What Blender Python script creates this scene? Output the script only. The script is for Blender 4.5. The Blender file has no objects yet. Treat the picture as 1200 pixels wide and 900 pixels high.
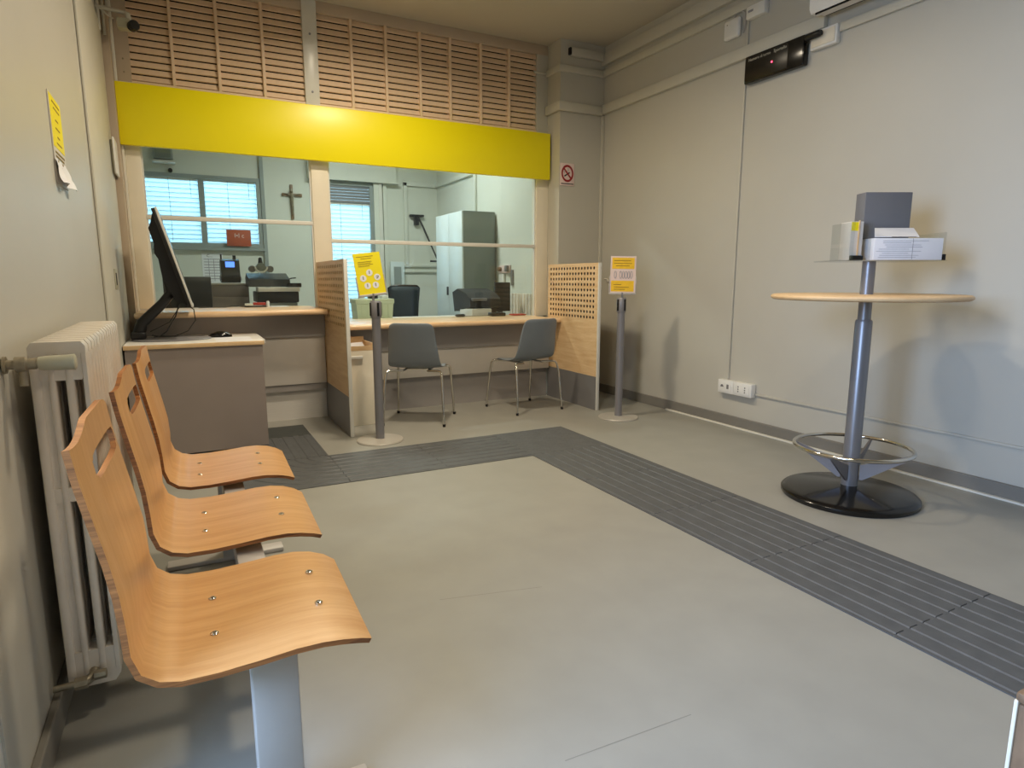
import bpy, bmesh, math, random
from mathutils import Vector, Matrix, Euler
random.seed(7)
S = bpy.context.scene
COL = S.collection
PI = math.pi

# ------------------------------------------------------------------ camera
F_PX, YAW, PITCH = 735.3458, 0.478188, -0.165175
cam_d = bpy.data.cameras.new('camera')
cam = bpy.data.objects.new('camera', cam_d)
COL.objects.link(cam)
cam.location = (0, 0, 1.15)
cam.rotation_euler = (PI / 2 + PITCH, 0.0, -YAW)
cam_d.sensor_fit = 'HORIZONTAL'
cam_d.sensor_width = 36.0
cam_d.lens = F_PX / 1200.0 * 36.0
cam_d.clip_start = 0.02
S.camera = cam

# ------------------------------------------------------------------ world, daylight, exposure
W = bpy.data.worlds.new('sky')
S.world = W
W.use_nodes = True
bg = W.node_tree.nodes['Background']
bg.inputs[0].default_value = (0.50, 0.76, 1.0, 1)
bg.inputs[1].default_value = 2.2

def area(name, loc, rot, sx, sy, power, color, spread=None):
    l = bpy.data.lights.new(name, 'AREA')
    l.shape = 'RECTANGLE'; l.size = sx; l.size_y = sy
    l.energy = power; l.color = color
    o = bpy.data.objects.new(name, l); COL.objects.link(o)
    o.location = loc; o.rotation_euler = rot
    if spread: l.spread = math.radians(spread)
    return o
def aim(o, target):
    d = Vector(target) - o.location
    o.rotation_euler = d.to_track_quat('-Z', 'Y').to_euler()

# daylight falling through the entrance door in the left wall, beside the camera
e = area('entrance_daylight', (-1.5, 0.77, 1.75), (0, 0, 0), 1.4, 1.3, 92, (0.46, 0.62, 1.0), 115); aim(e, (3.79, 1.3, 0.62))
# daylight at the two office windows
d1 = area('office_daylight', (0.3, 9.75, 2.25), (0, 0, 0), 1.7, 1.3, 70, (0.50, 0.78, 1.0)); aim(d1, (0.3, 9.0, 2.0))
d2 = area('office_daylight', (2.05, 9.75, 1.7), (0, 0, 0), 1.2, 2.2, 70, (0.50, 0.78, 1.0)); aim(d2, (2.05, 9.0, 1.5))
S.view_settings.view_transform = 'Standard'
S.view_settings.look = 'None'
S.view_settings.gamma = 1.0
S.view_settings.use_curve_mapping = False
S.view_settings.exposure = 0.0
LAMP_W, LAMP_C = 33, (1.0, 0.865, 0.655)
OFFICE_W, OFFICE_C = 56, (0.93, 1.0, 0.93)

# ------------------------------------------------------------------ materials
def lin(c):
    return tuple((v / 255 / 12.92) if v / 255 <= 0.04045 else ((v / 255 + 0.055) / 1.055) ** 2.4 for v in c) + (1,)
MATS = {}
def mat(name, rgb, rough=0.5, metal=0.0, var=0.06, scale=8.0, bump=0.0, bscale=200.0, coat=0.0, emit=0.0, stretch=None, spec=0.5):
    m = bpy.data.materials.new(name); m.use_nodes = True
    nt = m.node_tree; b = nt.nodes['Principled BSDF']
    b.inputs['Roughness'].default_value = rough
    b.inputs['Metallic'].default_value = metal
    b.inputs['Coat Weight'].default_value = coat
    b.inputs['Specular IOR Level'].default_value = spec
    tc = nt.nodes.new('ShaderNodeTexCoord')
    mp = nt.nodes.new('ShaderNodeMapping'); nt.links.new(tc.outputs['Object'], mp.inputs[0])
    if stretch: mp.inputs['Scale'].default_value = stretch
    n = nt.nodes.new('ShaderNodeTexNoise'); n.inputs['Scale'].default_value = scale; n.inputs['Detail'].default_value = 4
    nt.links.new(mp.outputs[0], n.inputs[0])
    r = nt.nodes.new('ShaderNodeValToRGB')
    c = lin(rgb)
    r.color_ramp.elements[0].position = 0.3; r.color_ramp.elements[1].position = 0.7
    r.color_ramp.elements[0].color = tuple(x * (1 - var) for x in c[:3]) + (1,)
    r.color_ramp.elements[1].color = tuple(min(1, x * (1 + var)) for x in c[:3]) + (1,)
    nt.links.new(n.outputs[0], r.inputs[0]); nt.links.new(r.outputs[0], b.inputs['Base Color'])
    if bump > 0:
        n2 = nt.nodes.new('ShaderNodeTexNoise'); n2.inputs['Scale'].default_value = bscale
        nt.links.new(mp.outputs[0], n2.inputs[0])
        bp = nt.nodes.new('ShaderNodeBump'); bp.inputs['Strength'].default_value = bump; bp.inputs['Distance'].default_value = 0.002
        nt.links.new(n2.outputs[0], bp.inputs['Height']); nt.links.new(bp.outputs[0], b.inputs['Normal'])
    if emit > 0:
        b.inputs['Emission Color'].default_value = c; b.inputs['Emission Strength'].default_value = emit
    MATS[name] = m
    return m
def wood(name, c1, c2, rough=0.35, stretch=(1.2, 9, 9), scale=3.0, coat=0.0):
    m = bpy.data.materials.new(name); m.use_nodes = True
    nt = m.node_tree; b = nt.nodes['Principled BSDF']
    b.inputs['Roughness'].default_value = rough; b.inputs['Coat Weight'].default_value = coat
    b.inputs['Coat Roughness'].default_value = 0.25
    tc = nt.nodes.new('ShaderNodeTexCoord'); mp = nt.nodes.new('ShaderNodeMapping')
    nt.links.new(tc.outputs['Object'], mp.inputs[0]); mp.inputs['Scale'].default_value = stretch
    n = nt.nodes.new('ShaderNodeTexNoise'); n.inputs['Scale'].default_value = scale; n.inputs['Detail'].default_value = 6; n.inputs['Distortion'].default_value = 0.6
    nt.links.new(mp.outputs[0], n.inputs[0])
    n2 = nt.nodes.new('ShaderNodeTexNoise'); n2.inputs['Scale'].default_value = scale * 9; n2.inputs['Detail'].default_value = 3
    nt.links.new(mp.outputs[0], n2.inputs[0])
    mx = nt.nodes.new('ShaderNodeMath'); mx.operation = 'MULTIPLY_ADD'; mx.inputs[1].default_value = 0.35
    nt.links.new(n2.outputs[0], mx.inputs[0]); nt.links.new(n.outputs[0], mx.inputs[2])
    r = nt.nodes.new('ShaderNodeValToRGB')
    r.color_ramp.elements[0].position = 0.45; r.color_ramp.elements[1].position = 0.85
    r.color_ramp.elements[0].color = lin(c1); r.color_ramp.elements[1].color = lin(c2)
    nt.links.new(mx.outputs[0], r.inputs[0]); nt.links.new(r.outputs[0], b.inputs['Base Color'])
    MATS[name] = m
    return m
def glass(name, tint=(0.90, 0.97, 0.94), ior=1.5):
    m = bpy.data.materials.new(name); m.use_nodes = True
    nt = m.node_tree; nt.nodes.clear()
    o = nt.nodes.new('ShaderNodeOutputMaterial'); mix = nt.nodes.new('ShaderNodeMixShader')
    fr = nt.nodes.new('ShaderNodeFresnel'); geo = nt.nodes.new('ShaderNodeNewGeometry')
    ma = nt.nodes.new('ShaderNodeMath'); ma.operation = 'MULTIPLY_ADD'; ma.inputs[1].default_value = 1/ior - ior; ma.inputs[2].default_value = ior
    nt.links.new(geo.outputs['Backfacing'], ma.inputs[0]); nt.links.new(ma.outputs[0], fr.inputs[0])
    t = nt.nodes.new('ShaderNodeBsdfTransparent'); t.inputs[0].default_value = tint + (1,)
    g = nt.nodes.new('ShaderNodeBsdfGlossy'); g.inputs['Roughness'].default_value = 0.02
    nt.links.new(fr.outputs[0], mix.inputs[0]); nt.links.new(t.outputs[0], mix.inputs[1]); nt.links.new(g.outputs[0], mix.inputs[2])
    nt.links.new(mix.outputs[0], o.inputs[0])
    MATS[name] = m
    return m
def blindmat(name, rgb, trans):
    m = bpy.data.materials.new(name); m.use_nodes = True
    nt = m.node_tree; nt.nodes.clear()
    o = nt.nodes.new('ShaderNodeOutputMaterial'); mix = nt.nodes.new('ShaderNodeMixShader'); mix.inputs[0].default_value = trans
    d = nt.nodes.new('ShaderNodeBsdfDiffuse'); d.inputs[0].default_value = lin(rgb)
    t = nt.nodes.new('ShaderNodeBsdfTranslucent'); t.inputs[0].default_value = lin(rgb)
    nt.links.new(d.outputs[0], mix.inputs[1]); nt.links.new(t.outputs[0], mix.inputs[2]); nt.links.new(mix.outputs[0], o.inputs[0])
    return m

M_wall = mat('wall_paint', (194, 190, 178), 0.42, var=0.02, scale=2.0, bump=0.12, bscale=320)
M_door = mat('door_paint', (200, 196, 182), 0.45, var=0.02)
M_ceil = mat('ceiling_paint', (190, 183, 168), 0.8, var=0.02, scale=1.5)
M_officewall = mat('office_paint', (216, 218, 208), 0.6, var=0.02, scale=2.0)
M_floor = mat('linoleum', (152, 150, 142), 0.42, var=0.045, scale=5.0, bump=0.06, bscale=150)
M_seam = mat('weld_line', (126, 124, 117), 0.5)
M_base = mat('grey_plinth', (126, 122, 114), 0.5, var=0.03)
M_seal = mat('white_sealant', (226, 222, 208), 0.5, var=0.02)
M_cream = mat('cream_laminate', (232, 223, 203), 0.38, var=0.02)
M_white = mat('white_plastic', (232, 230, 224), 0.35, var=0.02)
M_whitem = mat('white_metal', (222, 220, 212), 0.3, var=0.02)
M_yellow = mat('yellow_enamel', (248, 232, 3), 0.36, var=0.015, scale=2.0)
M_signyel = mat('yellow_print', (246, 228, 24), 0.5, var=0.03)
M_signamb = mat('amber_print', (240, 194, 30), 0.5, var=0.08, scale=30)
M_slat = mat('pinkish_slat', (234, 206, 176), 0.5, var=0.03)
M_dark = mat('dark_void', (34, 26, 20), 0.9, var=0.05)
M_grey = mat('grey_laminate', (156, 151, 148), 0.4, var=0.02)
M_greyd = mat('dark_grey_laminate', (122, 120, 120), 0.4, var=0.03)
M_kiosk = mat('taupe_laminate', (150, 138, 132), 0.42, var=0.02)
M_panel = mat('pale_laminate', (216, 210, 202), 0.4, var=0.02)
M_alu = mat('brushed_aluminium', (222, 218, 212), 0.4, 0.15, var=0.05, scale=6, stretch=(1, 20, 60))
M_chrome = mat('chrome', (215, 212, 205), 0.12, 1.0, var=0.01)
M_steel = mat('satin_steel', (138, 138, 142), 0.36, 0.5, var=0.02)
M_post = mat('grey_powdercoat', (140, 138, 142), 0.38, 0.35, var=0.03)
M_postlite = mat('light_grey_powdercoat', (188, 182, 176), 0.42, 0.05, var=0.03)
M_disc = mat('light_base_plate', (180, 174, 164), 0.4, 0.1, var=0.03)
M_black = mat('black_plastic', (20, 20, 22), 0.35, var=0.05)
M_blackg = mat('black_gloss', (14, 14, 15), 0.16, var=0.05)
M_rubber = mat('black_rubber', (32, 32, 32), 0.7, var=0.1)
M_tactile = mat('tactile_rubber', (84, 86, 88), 0.55, var=0.12, scale=14, bump=0.2, bscale=260)
M_tactiled = mat('tactile_rubber_dark', (62, 66, 64), 0.55, var=0.12, scale=14, bump=0.2, bscale=260)
M_chair = mat('grey_shell_plastic', (126, 134, 142), 0.42, var=0.02, bump=0.08, bscale=500)
M_rad = mat('radiator_enamel', (218, 208, 194), 0.35, var=0.10, scale=7, bump=0.1, bscale=40)
M_brass = mat('aged_brass', (150, 140, 120), 0.45, 0.6, var=0.2, scale=40)
M_valve = mat('valve_grey', (176, 172, 150), 0.4, var=0.04)
M_ply = wood('beech_veneer', (200, 146, 90), (217, 168, 112), 0.34, (0.8, 14, 1.0), 3.2, 0.2)
M_plyedge = wood('beech_ply_edge', (112, 66, 30), (176, 112, 58), 0.5, (1, 1, 160), 1.2)
M_lightwood = wood('maple_board', (214, 176, 128), (232, 200, 156), 0.42, (2, 1.5, 14), 2.0)
M_counter = wood('counter_edge_wood', (226, 186, 140), (240, 208, 168), 0.3, (1.5, 12, 12), 2.0, 0.2)
M_brown = wood('brown_veneer', (112, 88, 66), (146, 118, 92), 0.5, (3, 3, 1), 3)
M_pierpanel = mat('board_pinkish_grey', (190, 172, 150), 0.5, var=0.03)
M_glass = glass('counter_glass', (0.945, 0.975, 0.96))
M_clear = glass('clear_acrylic', (0.93, 0.94, 0.94), 1.3)
M_blind = blindmat('blind_slat', (226, 236, 240), 0.6)
M_shutter = mat('grey_roller_slat', (132, 134, 138), 0.5, var=0.02)
M_winframe = mat('window_frame', (150, 158, 156), 0.4, var=0.03)
M_cabw = mat('cabinet_white', (214, 224, 226), 0.35, var=0.02)
M_cabg = mat('cabinet_grey', (130, 138, 132), 0.4, var=0.02)
M_orange = mat('orange_sign', (178, 86, 56), 0.6, var=0.1, scale=10)
M_paper = mat('white_paper', (236, 236, 240), 0.6, var=0.02)
M_print = mat('faint_print', (150, 150, 158), 0.6, var=0.25, scale=60)
M_ink = mat('dark_ink', (140, 112, 20), 0.6, var=0.05)
M_blackink = mat('black_ink', (26, 24, 24), 0.6, var=0.05)
M_signred = mat('sign_red', (150, 22, 30), 0.5, var=0.04)
M_pinkpaper = mat('sign_white', (228, 206, 200), 0.5, var=0.02)
M_mint = mat('mint_plastic', (204, 212, 184), 0.45, var=0.03)
M_mesh = mat('chair_mesh', (44, 52, 56), 0.7, var=0.1, scale=80)
M_red = mat('red_plastic', (176, 40, 28), 0.4, var=0.05)
M_boxgrey = mat('slate_box', (112, 112, 116), 0.5, var=0.02)
M_darkpanel = mat('display_black', (24, 22, 20), 0.3, var=0.05)
M_led = mat('led_red', (255, 60, 90), 0.4, emit=6.0)
M_bluescreen = mat('blue_screen', (90, 140, 255), 0.4, emit=1.6)
M_lamp = mat('lamp_diffuser', (255, 226, 190), 0.5, emit=3.0)
M_olampm = mat('office_lamp_diffuser', (236, 255, 244), 0.5, emit=2.0)
M_text = mat('pale_lettering', (190, 186, 170), 0.5)

# ------------------------------------------------------------------ mesh helpers
class MB:
    def __init__(s): s.v, s.f, s.m, s.cm = [], [], [], 0
    def add(s, vs, fs):
        o = len(s.v); s.v += [tuple(v) for v in vs]
        for f in fs: s.f.append(tuple(i + o for i in f)); s.m.append(s.cm)
        return s
    def mi(s, i): s.cm = i; return s
    def box(s, x0, x1, y0, y1, z0, z1):
        return s.add([(x0,y0,z0),(x1,y0,z0),(x1,y1,z0),(x0,y1,z0),(x0,y0,z1),(x1,y0,z1),(x1,y1,z1),(x0,y1,z1)],
                     [(0,3,2,1),(4,5,6,7),(0,1,5,4),(1,2,6,5),(2,3,7,6),(3,0,4,7)])
    def rbox(s, x0, x1, y0, y1, z0, z1, r=0.005, seg=2):
        bm = bmesh.new(); bmesh.ops.create_cube(bm, size=1)
        for v in bm.verts: v.co = Vector(((x0+x1)/2 + v.co.x*(x1-x0), (y0+y1)/2 + v.co.y*(y1-y0), (z0+z1)/2 + v.co.z*(z1-z0)))
        r = min(r, 0.48*min(x1-x0, y1-y0, z1-z0))
        bmesh.ops.bevel(bm, geom=bm.edges[:], offset=r, segments=seg, affect='EDGES', profile=0.5)
        bm.verts.index_update()
        s.add([v.co[:] for v in bm.verts], [tuple(v.index for v in f.verts) for f in bm.faces]); bm.free(); return s
    def tube(s, pts, r, n=10, closed=False, cap=True):
        P = [Vector(p) for p in pts]; k = len(P); R = r if isinstance(r, (list, tuple)) else [r]*k
        up = None; rings = []
        for i, p in enumerate(P):
            if closed: t = P[(i+1) % k] - P[i-1]
            else: t = (P[min(i+1,k-1)] - P[max(i-1,0)])
            t.normalize()
            if up is None:
                up = Vector((0,0,1)) if abs(t.z) < 0.9 else Vector((1,0,0))
            a = t.cross(up); 
            if a.length < 1e-4: a = t.cross(Vector((0,1,0)))
            a.normalize(); b = a.cross(t).normalized(); up = b
            rings.append([p + a*math.cos(2*PI*j/n)*R[i] + b*math.sin(2*PI*j/n)*R[i] for j in range(n)])
        vs = [v for rg in rings for v in rg]; fs = []
        for i in range(k if closed else k-1):
            i2 = (i+1) % k
            for j in range(n): fs.append((i*n+j, i*n+(j+1)%n, i2*n+(j+1)%n, i2*n+j))
        if cap and not closed:
            fs.append(tuple(reversed(range(n)))); fs.append(tuple((k-1)*n+j for j in range(n)))
        return s.add(vs, fs)
    def lathe(s, prof, c=(0,0,0), n=32, axis='z'):
        vs = []; fs = []; k = len(prof)
        for (r, h) in prof:
            for j in range(n):
                a = 2*PI*j/n; x, y, z = r*math.cos(a), r*math.sin(a), h
                if axis == 'x': x, y, z = z, x, y
                if axis == 'y': x, y, z = y, z, x
                vs.append((c[0]+x, c[1]+y, c[2]+z))
        for i in range(k-1):
            for j in range(n): fs.append((i*n+j, i*n+(j+1)%n, (i+1)*n+(j+1)%n, (i+1)*n+j))
        if prof[0][0] > 1e-6: fs.append(tuple(reversed(range(n))))
        if prof[-1][0] > 1e-6: fs.append(tuple((k-1)*n+j for j in range(n)))
        return s.add(vs, fs)
    def prism(s, poly, h0, h1, ax='z'):
        # polygon in two axes, extruded along the third
        k = len(poly)
        def P(a, b, h): return {'z': (a,b,h), 'y': (a,h,b), 'x': (h,a,b)}[ax]
        vs = [P(a,b,h0) for a,b in poly] + [P(a,b,h1) for a,b in poly]
        fs = [tuple(reversed(range(k))), tuple(range(k, 2*k))] + [(i, (i+1)%k, k+(i+1)%k, k+i) for i in range(k)]
        return s.add(vs, fs)
    def xf(s, M):
        s.v = [tuple(M @ Vector(v)) for v in s.v]; return s

OFF = {}
def setp(o, label=None, cat=None, group=None, kind=None):
    if label: o['label'] = label
    if cat: o['category'] = cat
    if group: o['group'] = group
    if kind: o['kind'] = kind
    return o
def obj(name, mb, mats, parent=None, smooth=True, world=True, label=None, sharp=40, local=None):
    """link the collected faces as ONE mesh object; world=True: vertices are given in world space"""
    me = bpy.data.meshes.new(name)
    off = OFF.get(parent.name, Vector((0,0,0))) if parent else Vector((0,0,0))
    vs = [tuple(Vector(v) - off) for v in mb.v] if world else mb.v
    me.from_pydata(vs, [], mb.f); 
    mats = mats if isinstance(mats, (list, tuple)) else [mats]
    for m in mats: me.materials.append(m)
    for i, p in enumerate(me.polygons): p.material_index = mb.m[i]
    bm = bmesh.new(); bm.from_mesh(me); bmesh.ops.recalc_face_normals(bm, faces=bm.faces[:]); bm.to_mesh(me); bm.free()
    if smooth:
        for p in me.polygons: p.use_smooth = True
        me.set_sharp_from_angle(angle=math.radians(sharp))
    o = bpy.data.objects.new(name, me); COL.objects.link(o)
    if parent: o.parent = parent; OFF[o.name] = off
    if label: o['label'] = label
    return o
def struct(name, mb, m, parent=None, smooth=False):
    o = obj(name, mb, m, parent, smooth)
    if not parent: o['kind'] = 'structure'
    return o
def thing(name, label, cat, loc=(0,0,0), rotz=0, group=None):
    o = bpy.data.objects.new(name, None); COL.objects.link(o)
    o.empty_display_size = 0.1
    o.location = loc; o.rotation_euler = (0,0,rotz); OFF[o.name] = Vector(loc)
    setp(o, label, cat, group)
    return o
def copypart(o, parent, loc=None, rot=None, scale=None):
    c = o.copy(); COL.objects.link(c); c.parent = parent
    OFF[c.name] = OFF.get(parent.name, Vector((0,0,0)))
    if loc is not None: c.location = loc
    if rot is not None: c.rotation_euler = rot
    if scale is not None: c.scale = scale
    return c
def text(name, body, size, M, m, parent, ext=0.0006, align='CENTER', width=None):
    cu = bpy.data.curves.new('t', 'FONT'); cu.body = body; cu.size = size; cu.extrude = ext
    cu.align_x = align; cu.align_y = 'CENTER'; cu.resolution_u = 3
    t = bpy.data.objects.new('t', cu); COL.objects.link(t)
    bpy.context.view_layer.update()
    me = bpy.data.meshes.new_from_object(t.evaluated_get(bpy.context.evaluated_depsgraph_get()))
    bpy.data.objects.remove(t); bpy.data.curves.remove(cu)
    xs = [v.co.x for v in me.vertices]
    sc = (width / (max(xs) - min(xs))) if width and xs else 1.0
    off = OFF.get(parent.name, Vector((0,0,0))) if parent else Vector((0,0,0))
    me.transform(Matrix.Translation(-off) @ M @ Matrix.Diagonal((sc, sc if sc < 1 else 1, 1, 1)))
    me.materials.clear(); me.materials.append(m)
    o = bpy.data.objects.new(name, me); COL.objects.link(o)
    if parent: o.parent = parent; OFF[o.name] = off
    return o
def face_y(x, y, z, rz=0, rx=0):   # a frame whose local XY plane stands upright facing -y
    return Matrix.Translation((x,y,z)) @ Matrix.Rotation(rz,4,'Z') @ Matrix.Rotation(PI/2 + rx,4,'X')

# ================================================================== SETTING
XL, XR, ZC, YG = -0.38, 3.79, 3.36, 5.60
struct('floor', MB().box(-0.55, 4.0, -1.7, 9.2, -0.1, 0.0), M_floor)
obj('weld_seam', MB().add([(.743,2.005,.0003),(1.122,1.918,.0003),(1.122,1.9205,.0003),(.743,2.0075,.0003)],[(0,1,2,3)]).add([(.735,1.137,.0003),(1.122,1.121,.0003),(1.122,1.1235,.0003),(.735,1.1395,.0003)],[(0,1,2,3)]), M_seam, bpy.data.objects['floor'])
struct('ceiling', MB().box(-0.55, 4.0, -1.7, 9.2, ZC, ZC + 0.1), M_ceil)
struct('wall_left', MB().box(-0.5, XL, 1.44, 9.0, 0, ZC).box(-0.5, XL, -1.6, 0.1, 0, ZC).box(-0.5, XL, 0.1, 1.44, 2.25, ZC), M_wall)
struct('wall_right', MB().box(XR, 3.92, -1.6, 5.7, 0, ZC), M_wall)
struct('wall_front', MB().box(-0.5, 3.92, -1.7, -1.6, 0, ZC), M_wall)
struct('wall_back', MB().box(3.29, XR, 5.36, 5.70, 0, ZC), M_wall)
struct('wall_office_right', MB().box(3.42, 3.55, 5.70, 9.0, 0, ZC), M_officewall)
# office back wall with its two window openings
wb = MB()
wb.box(-0.5, -0.40, 9.0, 9.14, 0, ZC).box(-0.40, 0.98, 9.0, 9.14, 0, 1.555).box(-0.40, 0.98, 9.0, 9.14, 2.43, ZC)
wb.box(0.98, 1.62, 9.0, 9.14, 0, ZC).box(1.62, 2.46, 9.0, 9.14, 2.47, ZC).box(1.62, 2.46, 9.0, 9.14, 0, 0.3).box(2.46, 3.55, 9.0, 9.14, 0, ZC)
struct('wall_office_back', wb, M_officewall)
struct('baseboard_right', MB().rbox(3.768, XR, -1.6, 5.36, 0, 0.085, 0.004), M_base)
struct('baseboard_left', MB().rbox(XL, -0.36, 1.441, 4.00, 0, 0.085, 0.004), M_base)
struct('baseboard_back', MB().rbox(3.29, 3.768, 5.338, 5.36, 0, 0.085, 0.004), M_base)
struct('trim_1', MB().rbox(3.742, 3.767, -1.6, 4.25, 0, 0.012, 0.003), M_seal)
# entrance door, left of the camera
d = thing('door_2', None, None, (-0.44, 0.77, 0)); d['kind'] = 'structure'
fr = MB().box(-0.49,-0.385,0.1,0.16,0,2.25).box(-0.49,-0.385,1.38,1.44,0,2.25).box(-0.49,-0.385,0.16,1.38,2.19,2.25)
obj('door_frame', fr, M_whitem, d); obj('pane', MB().box(-0.452,-0.444,0.16,1.38,0.02,2.19), M_glass, d)
struct('wall_sky_blocker', MB().box(-3.7, -3.5, -5.0, 7.0, -0.1, 4.6), M_base)  # unseen wall added to keep most of the sky out of the entrance
# sliding door panel in the left wall before the counters
d = thing('door_1', None, None, (-0.372, 4.7, 0)); d['kind'] = 'structure'
obj('door_leaf', MB().rbox(XL+0.001, -0.366, 4.02, 5.38, 0.01, 2.86, 0.006), M_door, d)
hd = obj('recessed_handle', MB().rbox(-0.366, -0.360, 4.55, 4.68, 1.09, 1.215, 0.003), M_valve, d, label='pale recessed plate handle')
obj('finger_slot', MB().rbox(-0.3604, -0.3590, 4.585, 4.645, 1.115, 1.19, 0.0006), M_dark, hd)
# narrow pilaster and upright strips at the left end of the counter front
struct('trim_2', MB().box(XL, -0.322, 5.40, 5.66, 0, ZC), M_pierpanel)
struct('trim_3', MB().rbox(-0.322, -0.304, 5.53, 5.58, 0.9, ZC, 0.005), M_seal)

# ---- glazed counter front
def pane_window(name, x0, x1, zb, rail, label):
    w = thing(name, None, None, ((x0+x1)/2, YG, zb)); w['kind'] = 'structure'
    obj('pane', MB().box(x0, x1, YG-0.004, YG+0.004, zb, rail), M_glass, w)
    obj('pane', MB().box(x0, x1, YG-0.004, YG+0.004, rail, 2.52), M_glass, w)
    obj('rail', MB().rbox(x0, x1, YG-0.022, YG+0.022, rail-0.014, rail+0.018, 0.004), M_whitem, w)
    obj('edge_strip', MB().box(x1-0.012, x1, YG-0.014, YG+0.014, zb, 2.5), M_whitem, w)
    obj('edge_strip', MB().box(x0, x0+0.012, YG-0.014, YG+0.014, zb, 2.5), M_whitem, w)
    return w
pane_window('window_1', -0.205, 1.012, 0.925, 1.612, '')
pane_window('window_2', 1.152, 3.158, 0.785, 1.473, '')
struct('trim_4', MB().rbox(-0.304, -0.205, 5.57, 5.66, 0.925, 2.56, 0.004), M_cream, smooth=True)
struct('trim_5', MB().rbox(1.012, 1.152, 5.57, 5.66, 0.785, 2.56, 0.004), M_cream, smooth=True)
struct('trim_6', MB().rbox(3.158, 3.290, 5.57, 5.66, 0.785, 2.56, 0.004), M_cream, smooth=True)
# upper frame of the louvres
struct('trim_7', MB().rbox(1.004, 1.118, 5.585, 5.67, 2.56, ZC, 0.004), M_whitem, smooth=True)
struct('trim_8', MB().rbox(-0.322, 3.29, 5.592, 5.67, 3.272, ZC, 0.003), M_pierpanel, smooth=True)
t9 = struct('trim_9', MB().box(-0.335+0.013, -0.216, 5.592, 5.67, 2.56, 3.272), M_pierpanel)
t10 = struct('trim_10', MB().box(3.168, 3.29, 5.592, 5.67, 2.56, 3.272), M_wall)
sc = MB()
for z in (2.63, 2.72, 3.16): sc.lathe([(0.0,-0.004),(0.006,-0.003),(0.006,0.002)], (-0.26, 5.591, z), 10, 'y')
obj('screw', sc, M_brass, t9)
sc = MB()
for z in (2.66, 3.1): sc.lathe([(0.0,-0.006),(0.009,-0.004),(0.009,0.002)], (1.06, 5.585, z), 10, 'y')
obj('screw', sc, M_steel, bpy.data.objects['trim_7'])

def louvre(name, label, xs):
    t = thing(name, label, 'louver panel', (xs[0], 5.62, 2.56))
    obj('backing', MB().box(xs[0], xs[-1], 5.662, 5.67, 2.56, 3.272), M_dark, t)
    obj('bottom_rail', MB().box(xs[0], xs[-1], 5.594, 5.66, 2.56, 2.578), M_slat, t)
    for x in xs[1:-1]:
        obj('mullion', MB().rbox(x-0.011, x+0.011, 5.592, 5.66, 2.578, 3.272, 0.002), M_slat, t)
    um = MB().box(0, 1, -0.005, 0.005, -0.0212, 0.0212)
    first = None
    for i in range(len(xs)-1):
        a, b = xs[i] + (0.011 if i else 0.0), xs[i+1] - (0.011 if i < len(xs)-2 else 0.0)
        for k in range(14):
            loc = Vector((a, 5.622, 2.606 + k*0.0495)) - OFF[t.name]
            if first is None:
                first = obj('slat', um, M_slat, t, smooth=False, world=False)
                s = first
            else: s = copypart(first, t)
            s.location = loc; s.rotation_euler = (math.radians(-24), 0, 0); s.scale = (b-a, 1, 1)
    return t
louvre('louver_panel', 'narrower slatted louver panel above the left counter window', [-0.216, 0.06, 0.373, 0.698, 1.004])
louvre('louver_panel', 'wider slatted louver panel right of the white post above the yellow band', [1.118, 1.395, 1.690, 1.995, 2.278, 2.580, 2.873, 3.168])

b = obj('fascia_band', MB().rbox(-0.322, 3.265, 5.49, 5.53, 2.109, 2.538, 0.006), M_yellow)
setp(b, 'long plain yellow fascia band across the top of the glazed counters', 'sign band')
brk = MB()
for x in (0.3, 1.08, 2.2, 3.2): brk.box(x, x+0.03, 5.53, 5.57, 2.16, 2.5)
obj('bracket', brk, M_whitem, b)

# ---- counters
def counter(name, label, x0, x1, ztop, zf, zw, zs, ykick, kick=False):
    t = thing(name, label, 'counter', ((x0+x1)/2, 5.45, 0))
    wt = MB().rbox(x0, x1, 5.10, 5.90, ztop-0.042, ztop, 0.018, 4)
    wt.m = [0]*len(wt.f)
    obj('worktop', wt, M_counter, t)
    obj('fascia', MB().box(x0, x1, 5.30, 5.60, zf, ztop-0.042), M_grey, t)
    obj('front_panel', MB().rbox(x0, x1-0.002, 5.322, 5.60, zw, zf, 0.002), M_panel, t)
    obj('skirting', MB().box(x0, x1, ykick-(0.04 if kick else 0), 5.60, zs, zw), M_grey, t)
    if kick: obj('kick_plate', MB().box(x0, x1, ykick-0.004, 5.60, 0.0, zs), M_alu, t, label='brushed metal kick plate')
    return t
counter('service_counter', 'higher left service counter with cream edge behind the kiosk desk', -0.32, 1.013, 0.918, 0.69, 0.30, 0.245, 5.372, True)
counter('service_counter', 'lower right service counter with cream edge behind the two grey chairs', 1.047, 3.172, 0.785, 0.535, 0.285, 0.0, 5.372)

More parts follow.
